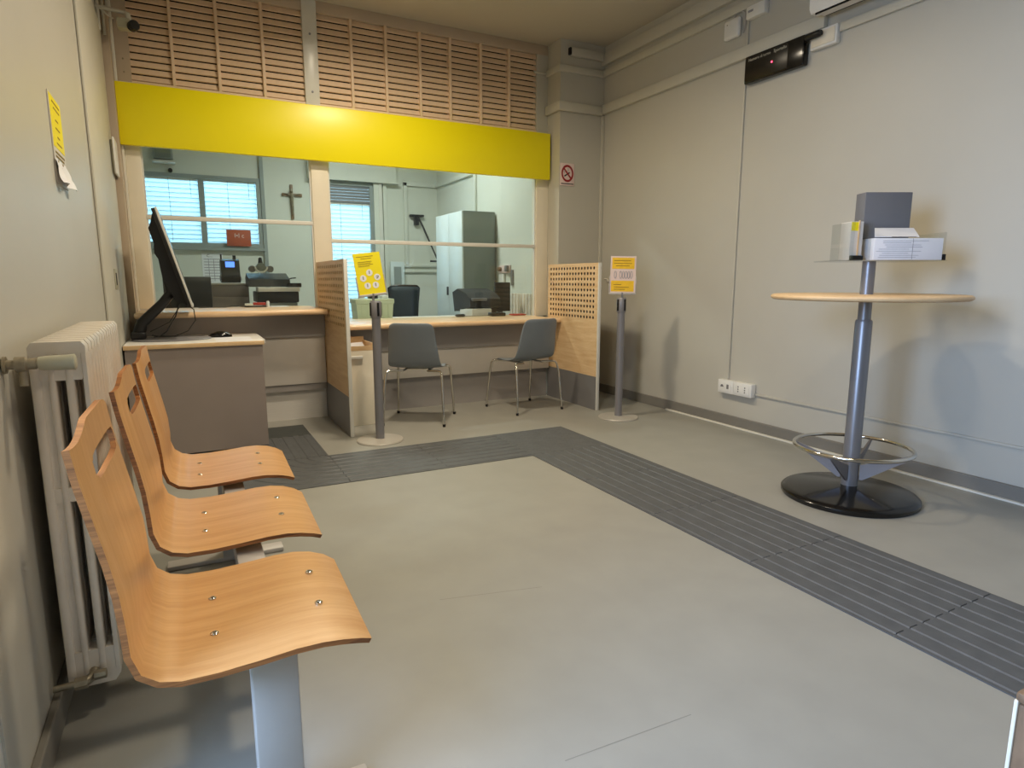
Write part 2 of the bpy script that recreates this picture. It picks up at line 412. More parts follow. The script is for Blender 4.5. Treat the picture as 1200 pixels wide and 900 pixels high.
# ---- perforated screens beside the counters
def screen(name, label, x, y0, y1, ztop, left=False):
    t = thing(name, label, 'partition', (x, (y0+y1)/2, 0))
    th = 0.026
    xa, xb = x - th/2, x + th/2
    zt, zm, zs = ztop, 0.775, 0.30
    hb = MB(); ny, nz = 16, 10
    gy0, gy1, gz0, gz1 = y0+0.055, y1-0.03, 0.795, ztop-0.02
    dy, dz = (gy1-gy0)/ny, (gz1-gz0)/nz
    r = 0.0145; n = 8
    def oct_(cy, cz, xx): return [(xx, cy + r*math.cos(PI/8+j*PI/4), cz + r*math.sin(PI/8+j*PI/4)) for j in range(n)]
    for iy in range(ny):
        for iz in range(nz):
            cy, cz = gy0+(iy+.5)*dy, gz0+(iz+.5)*dz
            ring = []
            for xx in (xa, xb):
                h = oct_(cy, cz, xx)
                q = [(xx, cy+dy/2, cz), (xx, cy+dy/2, cz+dz/2), (xx, cy, cz+dz/2), (xx, cy-dy/2, cz+dz/2), (xx, cy-dy/2, cz), (xx, cy-dy/2, cz-dz/2), (xx, cy, cz-dz/2), (xx, cy+dy/2, cz-dz/2)]
                fs = []
                for j in range(n): fs.append((j, (j+1) % n, 8+(j+1) % n, 8+j))
                # corners q run 0(E),1(NE),...; hole points sit between them
                hb.add(h + q, fs); ring.append(h)
            hb.add(ring[0] + ring[1], [(j, (j+1) % n, 8+(j+1) % n, 8+j) for j in range(n)])
    hb.box(xa, xb, y0+0.016, gy0, gz0, gz1).box(xa, xb, gy1, y1, gz0, gz1).box(xa, xb, y0+0.016, y1, gz1, zt).box(xa, xb, y0+0.016, y1, zm, gz0)
    obj('perforated_board', hb, M_lightwood, t, smooth=False)
    obj('hole_shade_core', MB().box(x-.0095, x+.0095, y0+0.02, y1-.002, gz0, gz1), M_dark, t, label='dark sheet standing in for the shade inside the holes')  # near-black sheet paints the shade seen through the perforations
    obj('lower_board', MB().box(xa, xb, y0+0.016, y1, zs, zm), M_lightwood, t)
    obj('skirting', MB().box(xa-0.002, xb+0.002, y0+0.016, y1-0.002 if not left else y1-0.09, 0, zs), M_greyd, t)
    obj('edge_strip', MB().rbox(xa-0.001, xb+0.001, y0, y0+0.016, 0, zt, 0.004), M_whitem, t, label='pale front edge strip')
    return t
screen('perforated_screen', 'perforated wooden screen between the two service counters', 1.030, 4.54, 5.565, 1.292, True)
screen('perforated_screen', 'perforated pale wooden screen right of the right counter and chairs', 3.190, 4.505, 5.36, 1.292)

# ---- tactile path
tp = thing('tactile_path', 'dark grey ribbed tactile guide path laid on the floor', 'tactile path', (1.97, 3.5, 0))
H1, H2 = 0.004, 0.008
def ribtile(lx, ly, nr=8):
    m = MB().box(0.0002, lx-0.0002, 0.0002, ly-0.0002, 0, H1)
    p = ly/nr
    for i in range(nr):
        c = (i+.5)*p; w = p*0.24
        m.add([(0.002,c-w-.005,H1),(lx-.002,c-w-.005,H1),(lx-.002,c-w,H2),(0.002,c-w,H2),(0.002,c+w,H2),(lx-.002,c+w,H2),(lx-.002,c+w+.005,H1),(0.002,c+w+.005,H1)],
              [(0,1,2,3),(3,2,5,4),(4,5,6,7),(0,3,4,7),(1,6,5,2)])
    return m
tl = obj('paving_tile', ribtile(0.60, 0.62), M_tactile, tp, smooth=False, world=False)
P0 = OFF[tp.name]
tl.location = Vector((0.77, 3.50, 0)) - P0
copypart(tl, tp, Vector((1.37, 3.50, 0)) - P0)
for k in range(8):
    copypart(tl, tp, Vector((1.97 + 0.0, 3.50 - 0.6*k, 0)) - P0, (0,0,-PI/2), (1, 0.60/0.62, 1))
copypart(tl, tp, Vector((0.77, 4.122, 0)) - P0, (0,0,PI/2), (0.63/0.6, 0.60/0.62, 1))
ct = MB().box(1.9715, 2.5685, 3.5015, 4.1185, 0, H1+0.001)
for i in range(12):
    for j in range(12):
        x, y = 1.995 + i*0.05, 3.53 + j*0.051
        ct.add([(x-.014,y,H1+.001),(x,y-.014,H1+.001),(x+.014,y,H1+.001),(x,y+.014,H1+.001),(x,y,H2-.001)], [(0,1,4),(1,2,4),(2,3,4),(3,0,4)])
obj('paving_tile', ct, M_tactile, tp, smooth=False, label='corner tile with fine lozenge relief')
eb = MB().box(0.1715, 0.7685, 3.5015, 4.1185, 0, H1)
for i in range(8):
    rc = 0.04 + i*0.0765; w = 0.018; ns = 14
    pr = []
    for j in range(ns+1):
        a = PI + (PI/2)*j/ns
        for rr, zz in ((rc-w-.005,H1),(rc-w,H2),(rc+w,H2),(rc+w+.005,H1)):
            pr.append((0.768 + min(rr,0.597)*math.cos(a), 4.118 + min(rr,0.617)*math.sin(a), zz))
    eb.add(pr, [(j*4+q, j*4+q+1, (j+1)*4+q+1, (j+1)*4+q) for j in range(ns) for q in range(3)])
obj('paving_tile', eb, M_tactile, tp, smooth=False, label='corner tile with curved ribs')
obj('paving_tile', MB().rbox(0.1715, 0.7685, 4.757, 5.12, 0, H1+0.001, 0.001, 1), M_tactiled, tp, label='plain darker end tile')

# ================================================================== BENCH
bench = thing('waiting_bench', 'beam bench of three moulded plywood seats before the radiator', 'bench', (0.1, 2.02, 0))
BOWT = 1.3
prof = [(-.192,.935),(-.188,.905),(-.184,.870),(-.177,.819),(-.161,.736),(-.148,.670),(-.138,.610),(-.131,.550),(-.126,.500),(-.112,.462),(-.085,.441),(-.050,.432),(.010,.431),(.080,.435),(.150,.441),(.200,.441),(.240,.435),(.275,.424),(.300,.410)]
def seat_shell(yc):
    W2 = 0.233; t = 0.011
    m = MB(); NU = 28
    n = len(prof)
    # offset profile (thickness on the outer side)
    outer = []
    for i in range(n):
        a = Vector(prof[max(i-1,0)]); b_ = Vector(prof[min(i+1,n-1)]); d_ = (b_-a).normalized(); nn = Vector((d_.y, -d_.x))
        p = Vector(prof[i]); q = p + nn*t
        outer.append((q.x, q.y))
    def top_z(u):      # flat top with rounded corners
        a = abs(u)/W2
        k = max(0, min(1, (a-0.40)/0.55)); return 0.906 - 0.030*k*k*(3-2*k)
    def bow_(u, z):    # the back turns away towards its two upright edges
        a = abs(u); g = max(0, min(1, (z-0.46)/0.12))
        return g*(0.018 - 0.013*(max(0, a-0.5)/0.5)**2)
    def halfw(z, i):   # slight taper and rounded front corners
        if i >= n-4: return W2 - 0.024*((i-(n-4))/3)**2
        if z > 0.5: return W2 - 0.014*max(0, min(1, (z-0.5)/0.15))
        return W2
    us = sorted(set([-1 + 2*j/NU for j in range(NU+1)] + [-0.63, -0.60, 0.60, 0.63]))
    def z_mid(u): return 0.820
    def half_h(u):
        a = abs(u)
        return 0.025*(1-0.25*(a/0.63)**4) if a < 0.595 else (0.0135 if a < 0.66 else 0.011)
    def at_z(arr, z):      # point of the profile at a given height on the backrest
        for i in range(n-1):
            if arr[i][1] >= z >= arr[i+1][1]:
                f = (arr[i][1]-z)/(arr[i][1]-arr[i+1][1]); return arr[i][0]*(1-f)+arr[i+1][0]*f
        return arr[0][0]
    gi, go, rows = [], [], []
    NT, NB = 5, 4
    def add_row(zf):
        li, lo = [], []
        for u in us:
            z = zf(u); hw = halfw(z, 0); yy = yc + u*hw; bow = bow_(u, z)
            x = at_z(prof, z); li.append((x+bow, yy, z)); lo.append((x-t+bow, yy, z-0.001))
        gi.append(li); go.append(lo); rows.append(None)
    for k in range(NT+1): add_row(lambda u, k=k: top_z(u*W2) + (z_mid(u)+half_h(u)-top_z(u*W2))*k/NT)
    SLOT = len(rows)-1
    for k in range(NB+1): add_row(lambda u, k=k: (z_mid(u)-half_h(u)) + (0.736-(z_mid(u)-half_h(u)))*k/NB)
    for i in range(5, n):
        li, lo = [], []
        for u in us:
            hw = halfw(prof[i][1], i); yy = yc + u*hw
            bow = bow_(u, prof[i][1])
            li.append((prof[i][0]+bow, yy, prof[i][1])); lo.append((outer[i][0]+bow, yy, outer[i][1]))
        gi.append(li); go.append(lo); rows.append(None)
    nr, nu = len(rows), len(us)
    def cut(r, c):
        return r == SLOT and us[c] > -0.635 and us[c+1] < 0.635
    V = [v for row in gi for v in row] + [v for row in go for v in row]
    off = nr*nu
    Fi, Fe = [], []
    A = lambda r, c: r*nu+c
    for r in range(nr-1):
        for c in range(nu-1):
            if cut(r, c):
                continue
            Fi.append((A(r,c),A(r,c+1),A(r+1,c+1),A(r+1,c))); Fi.append((off+A(r,c),off+A(r+1,c),off+A(r+1,c+1),off+A(r,c+1)))
            for (dr, dc, e0, e1) in ((-1,0,(r,c),(r,c+1)),(1,0,(r+1,c),(r+1,c+1)),(0,-1,(r,c),(r+1,c)),(0,1,(r,c+1),(r+1,c+1))):
                rr, cc = r+dr, c+dc
                if rr < 0 or rr >= nr-1 or cc < 0 or cc >= nu-1 or cut(rr, cc):
                    Fe.append((A(*e0),A(*e1),off+A(*e1),off+A(*e0)))
    m.mi(0).add(V, Fi); k = len(m.f)
    for f in Fe: m.f.append(f); m.m.append(1)
    piv = Matrix.Translation((0.05, yc, 0)) @ Matrix.Rotation(math.radians(-BOWT),4,'Z') @ Matrix.Translation((-0.05 + 0.022*(yc-1.422), -yc, 0))
    return m.xf(piv)
for i, yc in enumerate((1.422, 2.022, 2.622)):
    lab = ('nearest seat, closest to the camera', 'middle seat', 'farthest seat, next to the kiosk desk')[i]
    sh = obj('seat_shell', seat_shell(yc), [M_ply, M_plyedge], bench, sharp=50, label=lab)
    for (x, dy) in ((0.004,-.085),(0.006,.075),(0.215,-.072),(0.222,.090)):
        z = 0.432 if x < .1 else 0.4415
        obj('screw', MB().lathe([(0.0085,-0.004),(0.0085,0.001),(0.006,0.003),(0.0035,0.0032),(0.003,0.001),(0.0,0.001)], (x, yc+dy, z), 14), M_chrome, sh)
    # carrier under each seat
    cr = MB().box(-0.03, 0.25, yc-0.10, yc+0.10, 0.405, 0.417)
    cr.box(0.235, 0.262, yc-0.10, yc-0.06, 0.400, 0.420)
    obj('seat_carrier', cr, M_black, bench)
obj('beam', MB().rbox(0.075, 0.145, 1.339, 2.701, 0.335, 0.402, 0.004), M_postlite, bench)
for y in (1.30, 2.74):
    l = obj('leg', MB().rbox(0.064, 0.154, y-0.038, y+0.038, 0.018, 0.402, 0.004).rbox(-0.14, 0.30, y-0.035, y+0.035, 0.0, 0.02, 0.006), M_postlite, bench)

# ================================================================== RADIATOR
rad = thing('radiator', 'old white cast iron column radiator on the left wall', 'radiator', (-0.285, 2.3, 0.0))
def section():
    m = MB(); n = 8
    hw = 0.0285
    n = 12
    for xa, xb in ((-.0605,-.037),(-.025,-.008),(.010,.030),(.046,.0605)):
        sec = []
        for k in range(n):
            an = 2*PI*(k+.5)/n; c_, s_ = math.cos(an), math.sin(an)
            sec.append(((xb-xa)/2*math.copysign(abs(c_)**.35, c_), hw*math.copysign(abs(s_)**.45, s_)))
        vs = [((xa+xb)/2+a, b, z) for z in (0.12, 0.97) for a, b in sec]
        m.add(vs, [(k,(k+1)%n,n+(k+1)%n,n+k) for k in range(n)])
    m.box(-0.040, -0.022, -hw*0.75, hw*0.75, 0.12, 0.97)
    def hub(z0, z1):
        pr = [(-0.0585,z0+.02),(-0.045,z0),(0.045,z0),(0.0585,z0+.02),(0.0585,z1-.012),(0.05,z1),(-0.05,z1),(-0.0585,z1-.012)]
        m.prism(pr, -hw*0.93, hw*0.93, 'y')
    hub(0.085, 0.185); hub(0.905, 1.0); m.box(-0.055, 0.055, -hw*0.9, hw*0.9, 0.595, 0.632)
    return m
s0 = obj('section', section(), M_rad, rad, world=False, sharp=60)
NS = 14
for k in range(NS):
    s = s0 if k == 0 else copypart(s0, rad)
    s.location = Vector((-0.285, 1.885 + k*0.0625, 0.0)) - OFF[rad.name]
nb = MB()
for z in (0.955, 0.13): nb.tube([(-0.285, 1.87, z), (-0.285, 1.885+0.0625*(NS-1)+.02, z)], 0.022, 12)
obj('header', nb, M_rad, rad)
vz = 0.957
vv = MB().lathe([(0.0,-0.036),(0.015,-0.036),(0.017,-0.028),(0.0185,0.024),(0.019,0.034),(0.014,0.037),(0.0,0.037)], (-0.275, 1.79, vz), 20, 'x')
obj('valve_head', vv, M_valve, rad, label='grey-green thermostatic valve head')
bv = MB().tube([(-0.372,1.79,vz),(-0.31,1.79,vz)], 0.011, 12).lathe([(0.0,-0.02),(0.018,-0.02),(0.018,0.0),(0.013,0.004),(0.013,0.02),(0.0,0.02)], (-0.335,1.79,vz), 12, 'x')
bv.tube([(-0.342,1.79,vz),(-0.342,1.79,vz-0.05)], 0.009, 10).tube([(-0.335,1.79,vz),(-0.30,1.83,vz),(-0.285,1.865,vz)], 0.013, 10)
bv.lathe([(0.02,-0.003),(0.02,0.003),(0.0,0.003)], (-0.374,1.79,vz), 14, 'x')
obj('valve_body', bv, M_brass, rad)
lv = MB().tube([(-0.372,1.83,0.115),(-0.315,1.83,0.115)], 0.009, 10).lathe([(0.0,-0.014),(0.016,-0.014),(0.016,0.014),(0.0,0.014)], (-0.312,1.83,0.115), 8, 'x')
lv.tube([(-0.305,1.83,0.115),(-0.285,1.845,0.12),(-0.285,1.87,0.128)], 0.013, 10).lathe([(0.0,-0.012),(0.013,-0.012),(0.013,0.014),(0.006,0.016),(0.0,0.016)], (-0.27,1.83,0.128), 8, 'x')
obj('return_valve', lv, M_brass, rad)
wbk = MB()
for y in (2.07, 2.57):
    for z in (0.2, 0.88): wbk.box(XL+0.001, -0.33, y-0.008, y+0.008, z, z+0.015)
obj('wall_bracket', wbk, M_rad, rad)

# ================================================================== KIOSK DESK
kd = thing('kiosk_desk', 'taupe desk with a white top carrying the tilted monitor', 'desk', (0.05, 4.95, 0))
obj('desktop', MB().rbox(-0.36, 0.462, 4.556, 5.30, 0.716, 0.74, 0.003).mi(1).prism([(0.462,4.60),(0.478,4.63),(0.478,5.28),(0.462,5.30)], 0.718, 0.739), [M_white, M_white], kd)
obj('desktop_edge', MB().rbox(-0.36, 0.462, 4.546, 4.556, 0.714, 0.741, 0.002), M_lightwood, kd, label='wooden front edge')
obj('front_panel', MB().box(-0.355, 0.452, 4.562, 4.582, 0.012, 0.716), M_kiosk, kd)
obj('side_panel', MB().box(0.434, 0.454, 4.582, 5.28, 0.012, 0.716).box(-0.355, -0.335, 4.582, 5.28, 0.012, 0.716), M_grey, kd)
obj('back_panel', MB().box(-0.335, 0.434, 5.27, 5.29, 0.012, 0.716), M_kiosk, kd)
obj('foot', MB().box(-0.34,-0.30,4.59,4.63,0.0085,0.02).box(0.40,0.44,4.59,4.63,0.0085,0.02).box(-0.34,-0.30,5.23,5.27,0.0085,0.02).box(0.40,0.44,5.23,5.27,0.0085,0.02), M_black, kd)

mo = thing('kiosk_monitor', 'black tilted monitor on a jointed stand seen from its edge', 'monitor', (-0.1, 4.95, 0.74))
bp = MB().lathe([(0.0,0.0),(0.21,0.0),(0.215,0.004),(0.205,0.011),(0.0,0.013)], (0,0,0), 40)
bp.xf(Matrix.Translation((-0.09, 4.93, 0.7402)) @ Matrix.Diagonal((1.15, 0.85, 1, 1)))
obj('stand_base', bp, M_post, mo, label='flat oval satin grey base plate')
tl_ = math.atan2(0.165, 0.63)
Mm = Matrix.Translation((-0.038, 4.95, 1.285)) @ Matrix.Rotation(math.radians(-0.6),4,'Z') @ Matrix.Rotation(-tl_,4,'Y')
hh, hw = 0.327, 0.25
cs = MB().rbox(-0.022, 0.0, -hw, hw, -hh, hh, 0.004).xf(Mm)
obj('casing', cs, M_black, mo)
obj('bezel', MB().rbox(-0.001, 0.013, -hw-.002, hw+.002, -hh-.002, hh+.002, 0.003).xf(Mm), M_whitem, mo, label='pale grey front frame')
scn = obj('screen', MB().box(0.013, 0.0145, -hw+.02, hw-.02, -hh+.02, hh-.02).xf(Mm), M_blackg, mo)
bk = MB().prism([(-0.022,-0.30),(-0.080,-0.27),(-0.105,-0.10),(-0.088,0.02),(-0.098,0.06),(-0.080,0.12),(-0.078,0.22),(-0.055,0.25),(-0.022,0.31)], -0.17, 0.17, 'y')
bk.rbox(-0.095,-0.06,-0.05,0.05,-0.20,-0.05,0.004).rbox(-0.065,-0.05,-0.09,0.09,0.03,0.09,0.004)
obj('rear_housing', bk.xf(Mm), M_black, mo)
ar = MB().tube([(-0.295,4.94,0.765),(-0.262,4.94,0.86),(-0.13,4.94,0.99),(-0.075,4.945,1.06),(-0.09,4.95,1.14)], [0.042,0.036,0.032,0.034,0.03], 12)
ar.rbox(-0.335,-0.245,4.88,5.0,0.750,0.80,0.012)
obj('stand_arm', ar, M_black, mo)
ca = MB().tube([(-0.03,4.93,0.99),(-0.06,4.92,0.90),(-0.12,4.91,0.80),(-0.17,4.91,0.762),(-0.21,4.92,0.775)], 0.004, 8)
ca.tube([(0.0,4.93,0.985),(0.055,4.91,0.945),(0.06,4.89,0.87),(0.01,4.88,0.80),(-0.07,4.88,0.768),(-0.20,4.89,0.764)], 0.0035, 8)
ca.tube([(-0.03,4.93,0.965),(-0.10,4.92,0.86),(-0.22,4.91,0.80)], 0.003, 8)
obj('cable', ca, M_black, mo)
# mouse and paper
ms = MB()
gr = []
for i in range(9):
    a = i/8
    for j in range(13):
        b_ = PI*j/12
        w = 0.034*math.sin(PI*min(max(a*0.92+0.04,0),1))**0.5; h = 0.043*math.sin(PI*(a*0.9+0.05))**0.7
        gr.append((0.135 + 0.155*a, 4.98 - 1.15*w*math.cos(b_), 0.7412 + h*math.sin(b_)))
ms.add(gr, [(i*13+j, i*13+j+1, (i+1)*13+j+1, (i+1)*13+j) for i in range(8) for j in range(12)] + [tuple(range(13)), tuple(reversed(range(8*13, 9*13)))])
mso = obj('mouse', ms, M_blackg, None)
setp(mso, 'black computer mouse at the right on the kiosk desk', 'mouse')
obj('mouse_cable', MB().tube([(0.155,4.98,0.757),(0.10,4.99,0.756),(0.0,5.03,0.757),(-0.13,5.03,0.758),(-0.22,4.99,0.766)], 0.002, 6), M_black, mso)
po = obj('paper_sheet', MB().box(0.17, 0.40, 4.62, 4.93, 0.7405, 0.7412), M_paper); setp(po, 'white sheet of paper flat on the kiosk desk', 'paper')

# ================================================================== GREY CHAIRS
def make_chair(label, loc, rz, name='visitor_chair'):
    t = thing(name, label, 'chair', loc, rz, 'grey chairs at the right counter')
    pf = [(-.285,.822),(-.268,.76),(-.247,.69),(-.222,.61),(-.195,.54),(-.165,.487),(-.125,.459),(-.08,.447),(-.03,.442),(.02,.442),(.065,.446),(.10,.448),(.125,.443),(.140,.432)]
    hw = [.172,.182,.188,.197,.206,.213,.217,.218,.218,.216,.214,.212,.208,.200]
    NU = 16; m = MB(); V = []
    n = len(pf)
    for i, (y, z) in enumerate(pf):
        for j in range(NU+1):
            u = -1+2*j/NU
            back = max(0, min(1, (z-.46)/.2))
            yy = y + 0.035*back*u*u
            zz = z + (0.012*u*u*(1-back) if i > 5 else 0)
            w = hw[i]
            if i == 0: zz -= 0.022*max(0, abs(u)-.72)**2/.0784
            V.append((u*w, yy, zz))
    nu = NU+1
    m.add(V, [(i*nu+j, i*nu+j+1, (i+1)*nu+j+1, (i+1)*nu+j) for i in range(n-1) for j in range(NU)])
    sh = obj('seat_shell', m, M_chair, t, world=False, sharp=80)
    md = sh.modifiers.new('thickness', 'SOLIDIFY'); md.thickness = 0.010; md.offset = 0
    sb = sh.modifiers.new('smooth', 'SUBSURF'); sb.levels = 1; sb.render_levels = 1
    for sx in (-1, 1):
        for sy in (-1, 1):
            fx, fy = sx*0.245, sy*0.243
            pts = [(fx, fy, 0.012), (fx*0.985, fy*0.98, 0.10), (sx*0.228, sy*0.205, 0.36), (sx*0.222, sy*0.190, 0.415), (sx*0.213, sy*0.180, 0.430), (sx*0.19, sy*0.168, 0.434), (sx*0.10, sy*0.13, 0.429)]
            leg = obj('leg', MB().tube(pts, 0.0095, 10), M_chrome, t, world=False)
            obj('foot_cap', MB().tube([(fx,fy,0.0),(fx,fy,0.022)], 0.012, 10), M_black, leg, world=False)
    fr_ = MB().tube([(-.10,-.13,.429),(-.10,.13,.429)], 0.009, 8).tube([(.10,-.13,.429),(.10,.13,.429)], 0.009, 8).tube([(-.10,0,.428),(.10,0,.428)], 0.008, 8)
    obj('under_frame', fr_, M_chrome, t, world=False)
    return t
make_chair('left of two grey plastic chairs, just right of the nearer stanchion', (1.668, 4.876, 0), math.radians(58.4-90))
make_chair('right of two grey plastic chairs, beside the pale perforated screen', (2.668, 4.913, 0), math.radians(97.5-90))

# ================================================================== STANCHIONS
def stanchion(label, x, y, ztop):
    t = thing('stanchion', label, 'stanchion', (x, y, 0))
    obj('base', MB().lathe([(0.0,0.0),(0.166,0.0),(0.168,0.004),(0.162,0.012),(0.06,0.018),(0.0,0.018)], (x,y,0), 40), M_disc, t)
    obj('post', MB().lathe([(0.031,0.016),(0.031,0.885),(0.0,0.885)], (x,y,0), 24), M_post, t)
    h = obj('belt_head', MB().lathe([(0.0,0.885),(0.037,0.885),(0.039,0.892),(0.039,0.992),(0.034,1.002),(0.0,1.003)], (x,y,0), 24), M_post, t)
    for k in range(4):
        a = math.radians(-80 + 90*k)
        s_ = MB().rbox(-0.008, 0.008, -0.044, -0.034, 0.897, 0.990, 0.003).xf(Matrix.Translation((x,y,0)) @ Matrix.Rotation(a,4,'Z'))
        obj('belt_slot', s_, M_blackg, h)
    return t
def signframe(t, x, y, zb, w, h, rz, roll):
    """sign holder on top of a stanchion: stem, frame, sheet; returns the matrix of the sheet plane"""
    M = Matrix.Translation((x, y, zb)) @ Matrix.Rotation(rz,4,'Z') @ Matrix.Rotation(roll,4,'Y') @ Matrix.Rotation(math.radians(-6),4,'X')
    st = MB().tube([(x,y,0.995),(x,y,zb+0.005)], 0.008, 10)
    obj('sign_stem', st, M_steel, t)
    fr = MB().rbox(-w/2-.008, w/2+.008, -0.004, 0.010, -0.012, 0.004, 0.003).rbox(-w/2-.008,-w/2,-0.004,0.010,0,h*0.45,0.003).rbox(w/2,w/2+.008,-0.004,0.010,0,h*0.45,0.003).box(-w/2,w/2,0.003,0.006,0,h)
    obj('sign_holder', fr.xf(M), M_postlite, t)
    return M
t1 = stanchion('nearer stanchion in front of the left screen with a yellow sign of five white circles', 1.186, 4.36, 1.0)
M1 = signframe(t1, 1.172, 4.36, 1.048, 0.190, 0.287, math.radians(2), math.radians(-6.5))
sg = obj('sign_sheet', MB().box(-.095,.095,0.0005,0.0025,0.001,.286).xf(M1), M_signyel, t1, label='yellow printed notice with circles and text')
def onsheet(M, u, v, d=-0.0004): return M @ Matrix.Translation((u, d, v)) @ Matrix.Rotation(PI/2,4,'X')
for u, v in ((0.0,.150),(-.050,.115),(.050,.115),(-.028,.062),(.030,.062)):
    dk = MB().lathe([(0.0,0.0),(0.0225,0.0),(0.0225,0.0008),(0.0,0.0008)], (0,0,0), 20).xf(onsheet(M1,u,v,0.0004)); c_ = obj('circle', dk, M_paper, sg)
    pk = MB().box(-.004,.004,-.009,.006,0.0008,0.0012).lathe([(0.0,0.0008),(0.0045,0.0008),(0.0045,0.0012),(0.0,0.0012)], (0,.0095,0), 10)
    if u > 0.04: pk = MB().box(-.009,.011,.004,.008,.0008,.0012).add([(.011,.006,.001),(.004,-.010,.001),(0,-.008,.001),(.006,.004,.001)],[(0,1,2,3)]).box(-.008,.001,-.009,-.004,.0008,.0012)
    obj('pictogram', pk.xf(onsheet(M1,u,v,0.0004)), M_blackink if u > .04 else M_print, c_)
ln = MB()
for (u0,u1,v) in ((-.075,.045,.262),(-.045,.03,.248),(-.07,.03,.226),(-.07,.02,.216),(-.07,.035,.206),(-.07,.01,.196)):
    ln.box(u0,u1,-0.0002,0.0006,v-.0016,v+.0016)
obj('text_lines', ln.xf(M1), M_ink, sg)

t2 = stanchion('farther stanchion near the right wall with a yellow and white sign', 3.182, 4.19, 1.0)
M2 = signframe(t2, 3.188, 4.19, 1.040, 0.205, 0.300, math.radians(-34), math.radians(1.0))
sg = obj('sign_sheet', MB().box(-.102,.102,0.0005,0.0025,0.001,.299).xf(M2), M_pinkpaper, t2, label='notice with two amber fields and a white strip of figures')
obj('amber_field', MB().box(-.090,.090,-0.0004,0.0008,.196,.286).xf(M2), M_signamb, sg)
obj('amber_field', MB().box(-.094,.090,-0.0004,0.0008,.012,.100).xf(M2), M_signamb, sg)
ln = MB()
for (u0,u1,v) in ((-.075,.06,.262),(-.075,.07,.240),(-.06,.05,.220),(-.075,-.01,.068),(-.07,.05,.048),(-.07,.02,.030)):
    ln.box(u0,u1,-0.0010,-0.0002,v-.0022,v+.0022)
obj('text_lines', ln.xf(M2), M_ink, sg)
ln = MB()
for k in range(7):
    u = -.062 + k*.0215
    if k == 1: continue
    ring = [(u + .0085*math.cos(a*PI/6), -0.0004, .148 + .030*math.sin(a*PI/6)) for a in range(12)]
    ln.tube(ring, 0.0022, 5, closed=True)
obj('figures', ln.xf(M2), M_print, sg)
obj('belt_clip', MB().rbox(-.150,-.105,0.004,0.016,.105,.118,.003).rbox(-.132,-.104,0.0,0.02,.082,.108,.004).xf(M2), M_brass, t2)

# ================================================================== HIGH TABLE
TX, TY = 3.095, 2.04
ht = thing('high_table', 'round wooden standing table with a grey column and black disc base', 'table', (TX, TY, 0))
obj('base', MB().lathe([(0.0,0.0),(0.328,0.0),(0.334,0.008),(0.334,0.024),(0.326,0.032),(0.30,0.040),(0.10,0.058),(0.055,0.066),(0.0,0.066)], (TX,TY,0), 64), M_blackg, ht)
obj('column', MB().lathe([(0.0,0.06),(0.041,0.06),(0.041,0.935),(0.037,0.945),(0.0,0.945)], (TX,TY,0), 32), M_steel, ht, label='lower grey tube of the column')
obj('upper_column', MB().lathe([(0.0,0.93),(0.031,0.93),(0.031,1.238),(0.0,1.238)], (TX,TY,0), 28), M_steel, ht, label='slimmer upper tube passing through the tabletop')
obj('tabletop', MB().lathe([(0.0315,1.048),(0.438,1.048),(0.449,1.054),(0.452,1.062),(0.449,1.070),(0.440,1.075),(0.0315,1.075)], (TX,TY,0), 72), M_lightwood, ht)
ring = [(TX + 0.282*math.cos(2*PI*k/64), TY + 0.282*math.sin(2*PI*k/64), 0.272) for k in range(64)]
obj('foot_ring', MB().tube(ring, 0.0105, 12, closed=True), M_chrome, ht)
for a in (math.radians(15), math.radians(120), math.radians(195), math.radians(-65)):
    ca_, sa_ = math.cos(a), math.sin(a)
    sp = MB().prism([(0.045,0.10),(0.06,0.10),(0.286,0.258),(0.276,0.268),(0.045,0.18)], -0.005, 0.005, 'y').xf(Matrix.Translation((TX,TY,0)) @ Matrix.Rotation(a,4,'Z'))
    obj('ring_strut', sp, M_post, ht)
# leaflet holder on the column top
th_ = math.radians(-27.4)
ML = Matrix.Translation((TX, TY, 1.238)) @ Matrix.Rotation(th_,4,'Z')
lh = thing('leaflet_holder', 'clear acrylic leaflet tray on top of the high table column', 'holder', (TX, TY, 1.238))
obj('tray', MB().box(-.215,.325,-.10,.14,0.0005,0.0055).xf(ML), M_clear, lh)
for u in (-.135,-.052,.315):
    obj('divider', MB().box(u-.0018,u+.0018,-.09,.13,.0055,.14 if u > 0 else .19).xf(ML), M_clear, lh)
obj('collar', MB().lathe([(0.0,-.012),(0.05,-.012),(0.05,0.0),(0.0,0.0)], (TX,TY,1.238), 24), M_black, lh) if False else None
obj('stop', MB().rbox(-.125,-.06,-.05,.02,.0055,.030,.003).rbox(.316,.324,-.09,.0,.0055,.035,.002).xf(ML), M_black, lh)
def tagm(o, l, c, g=None): return setp(o, l, c, g)
tagm(obj('box', MB().rbox(-.028,.208,.035,.125,.007,.345,.003).xf(ML), M_boxgrey), 'tall slate grey box standing at the back of the leaflet tray', 'box')
bx = obj('carton', MB().rbox(-.030,.308,-.085,.028,.0065,.112,.002).xf(ML), M_paper); tagm(bx, 'long white printed carton at the front of the leaflet tray', 'box')
ln = MB()
random.seed(3)
for k in range(9):
    u0 = -.02 + random.random()*.05; ln.box(u0, u0+.12+random.random()*.12, -.0862,-.0850,.018+k*.010,.0195+k*.010)
obj('print_lines', ln.xf(ML), M_print, bx)
obj('seam', MB().box(.158,.160,-.0860,-.0848,.010,.110).xf(ML), M_print, bx)
pp = MB().prism([(-.030,.113),(-.028,.112),(.20,.112),(.20,.113)], -.08,-.07,'y') if False else MB()
Mp = ML @ Matrix.Translation((.085,-.03,.1135)) @ Matrix.Rotation(math.radians(26),4,'X')
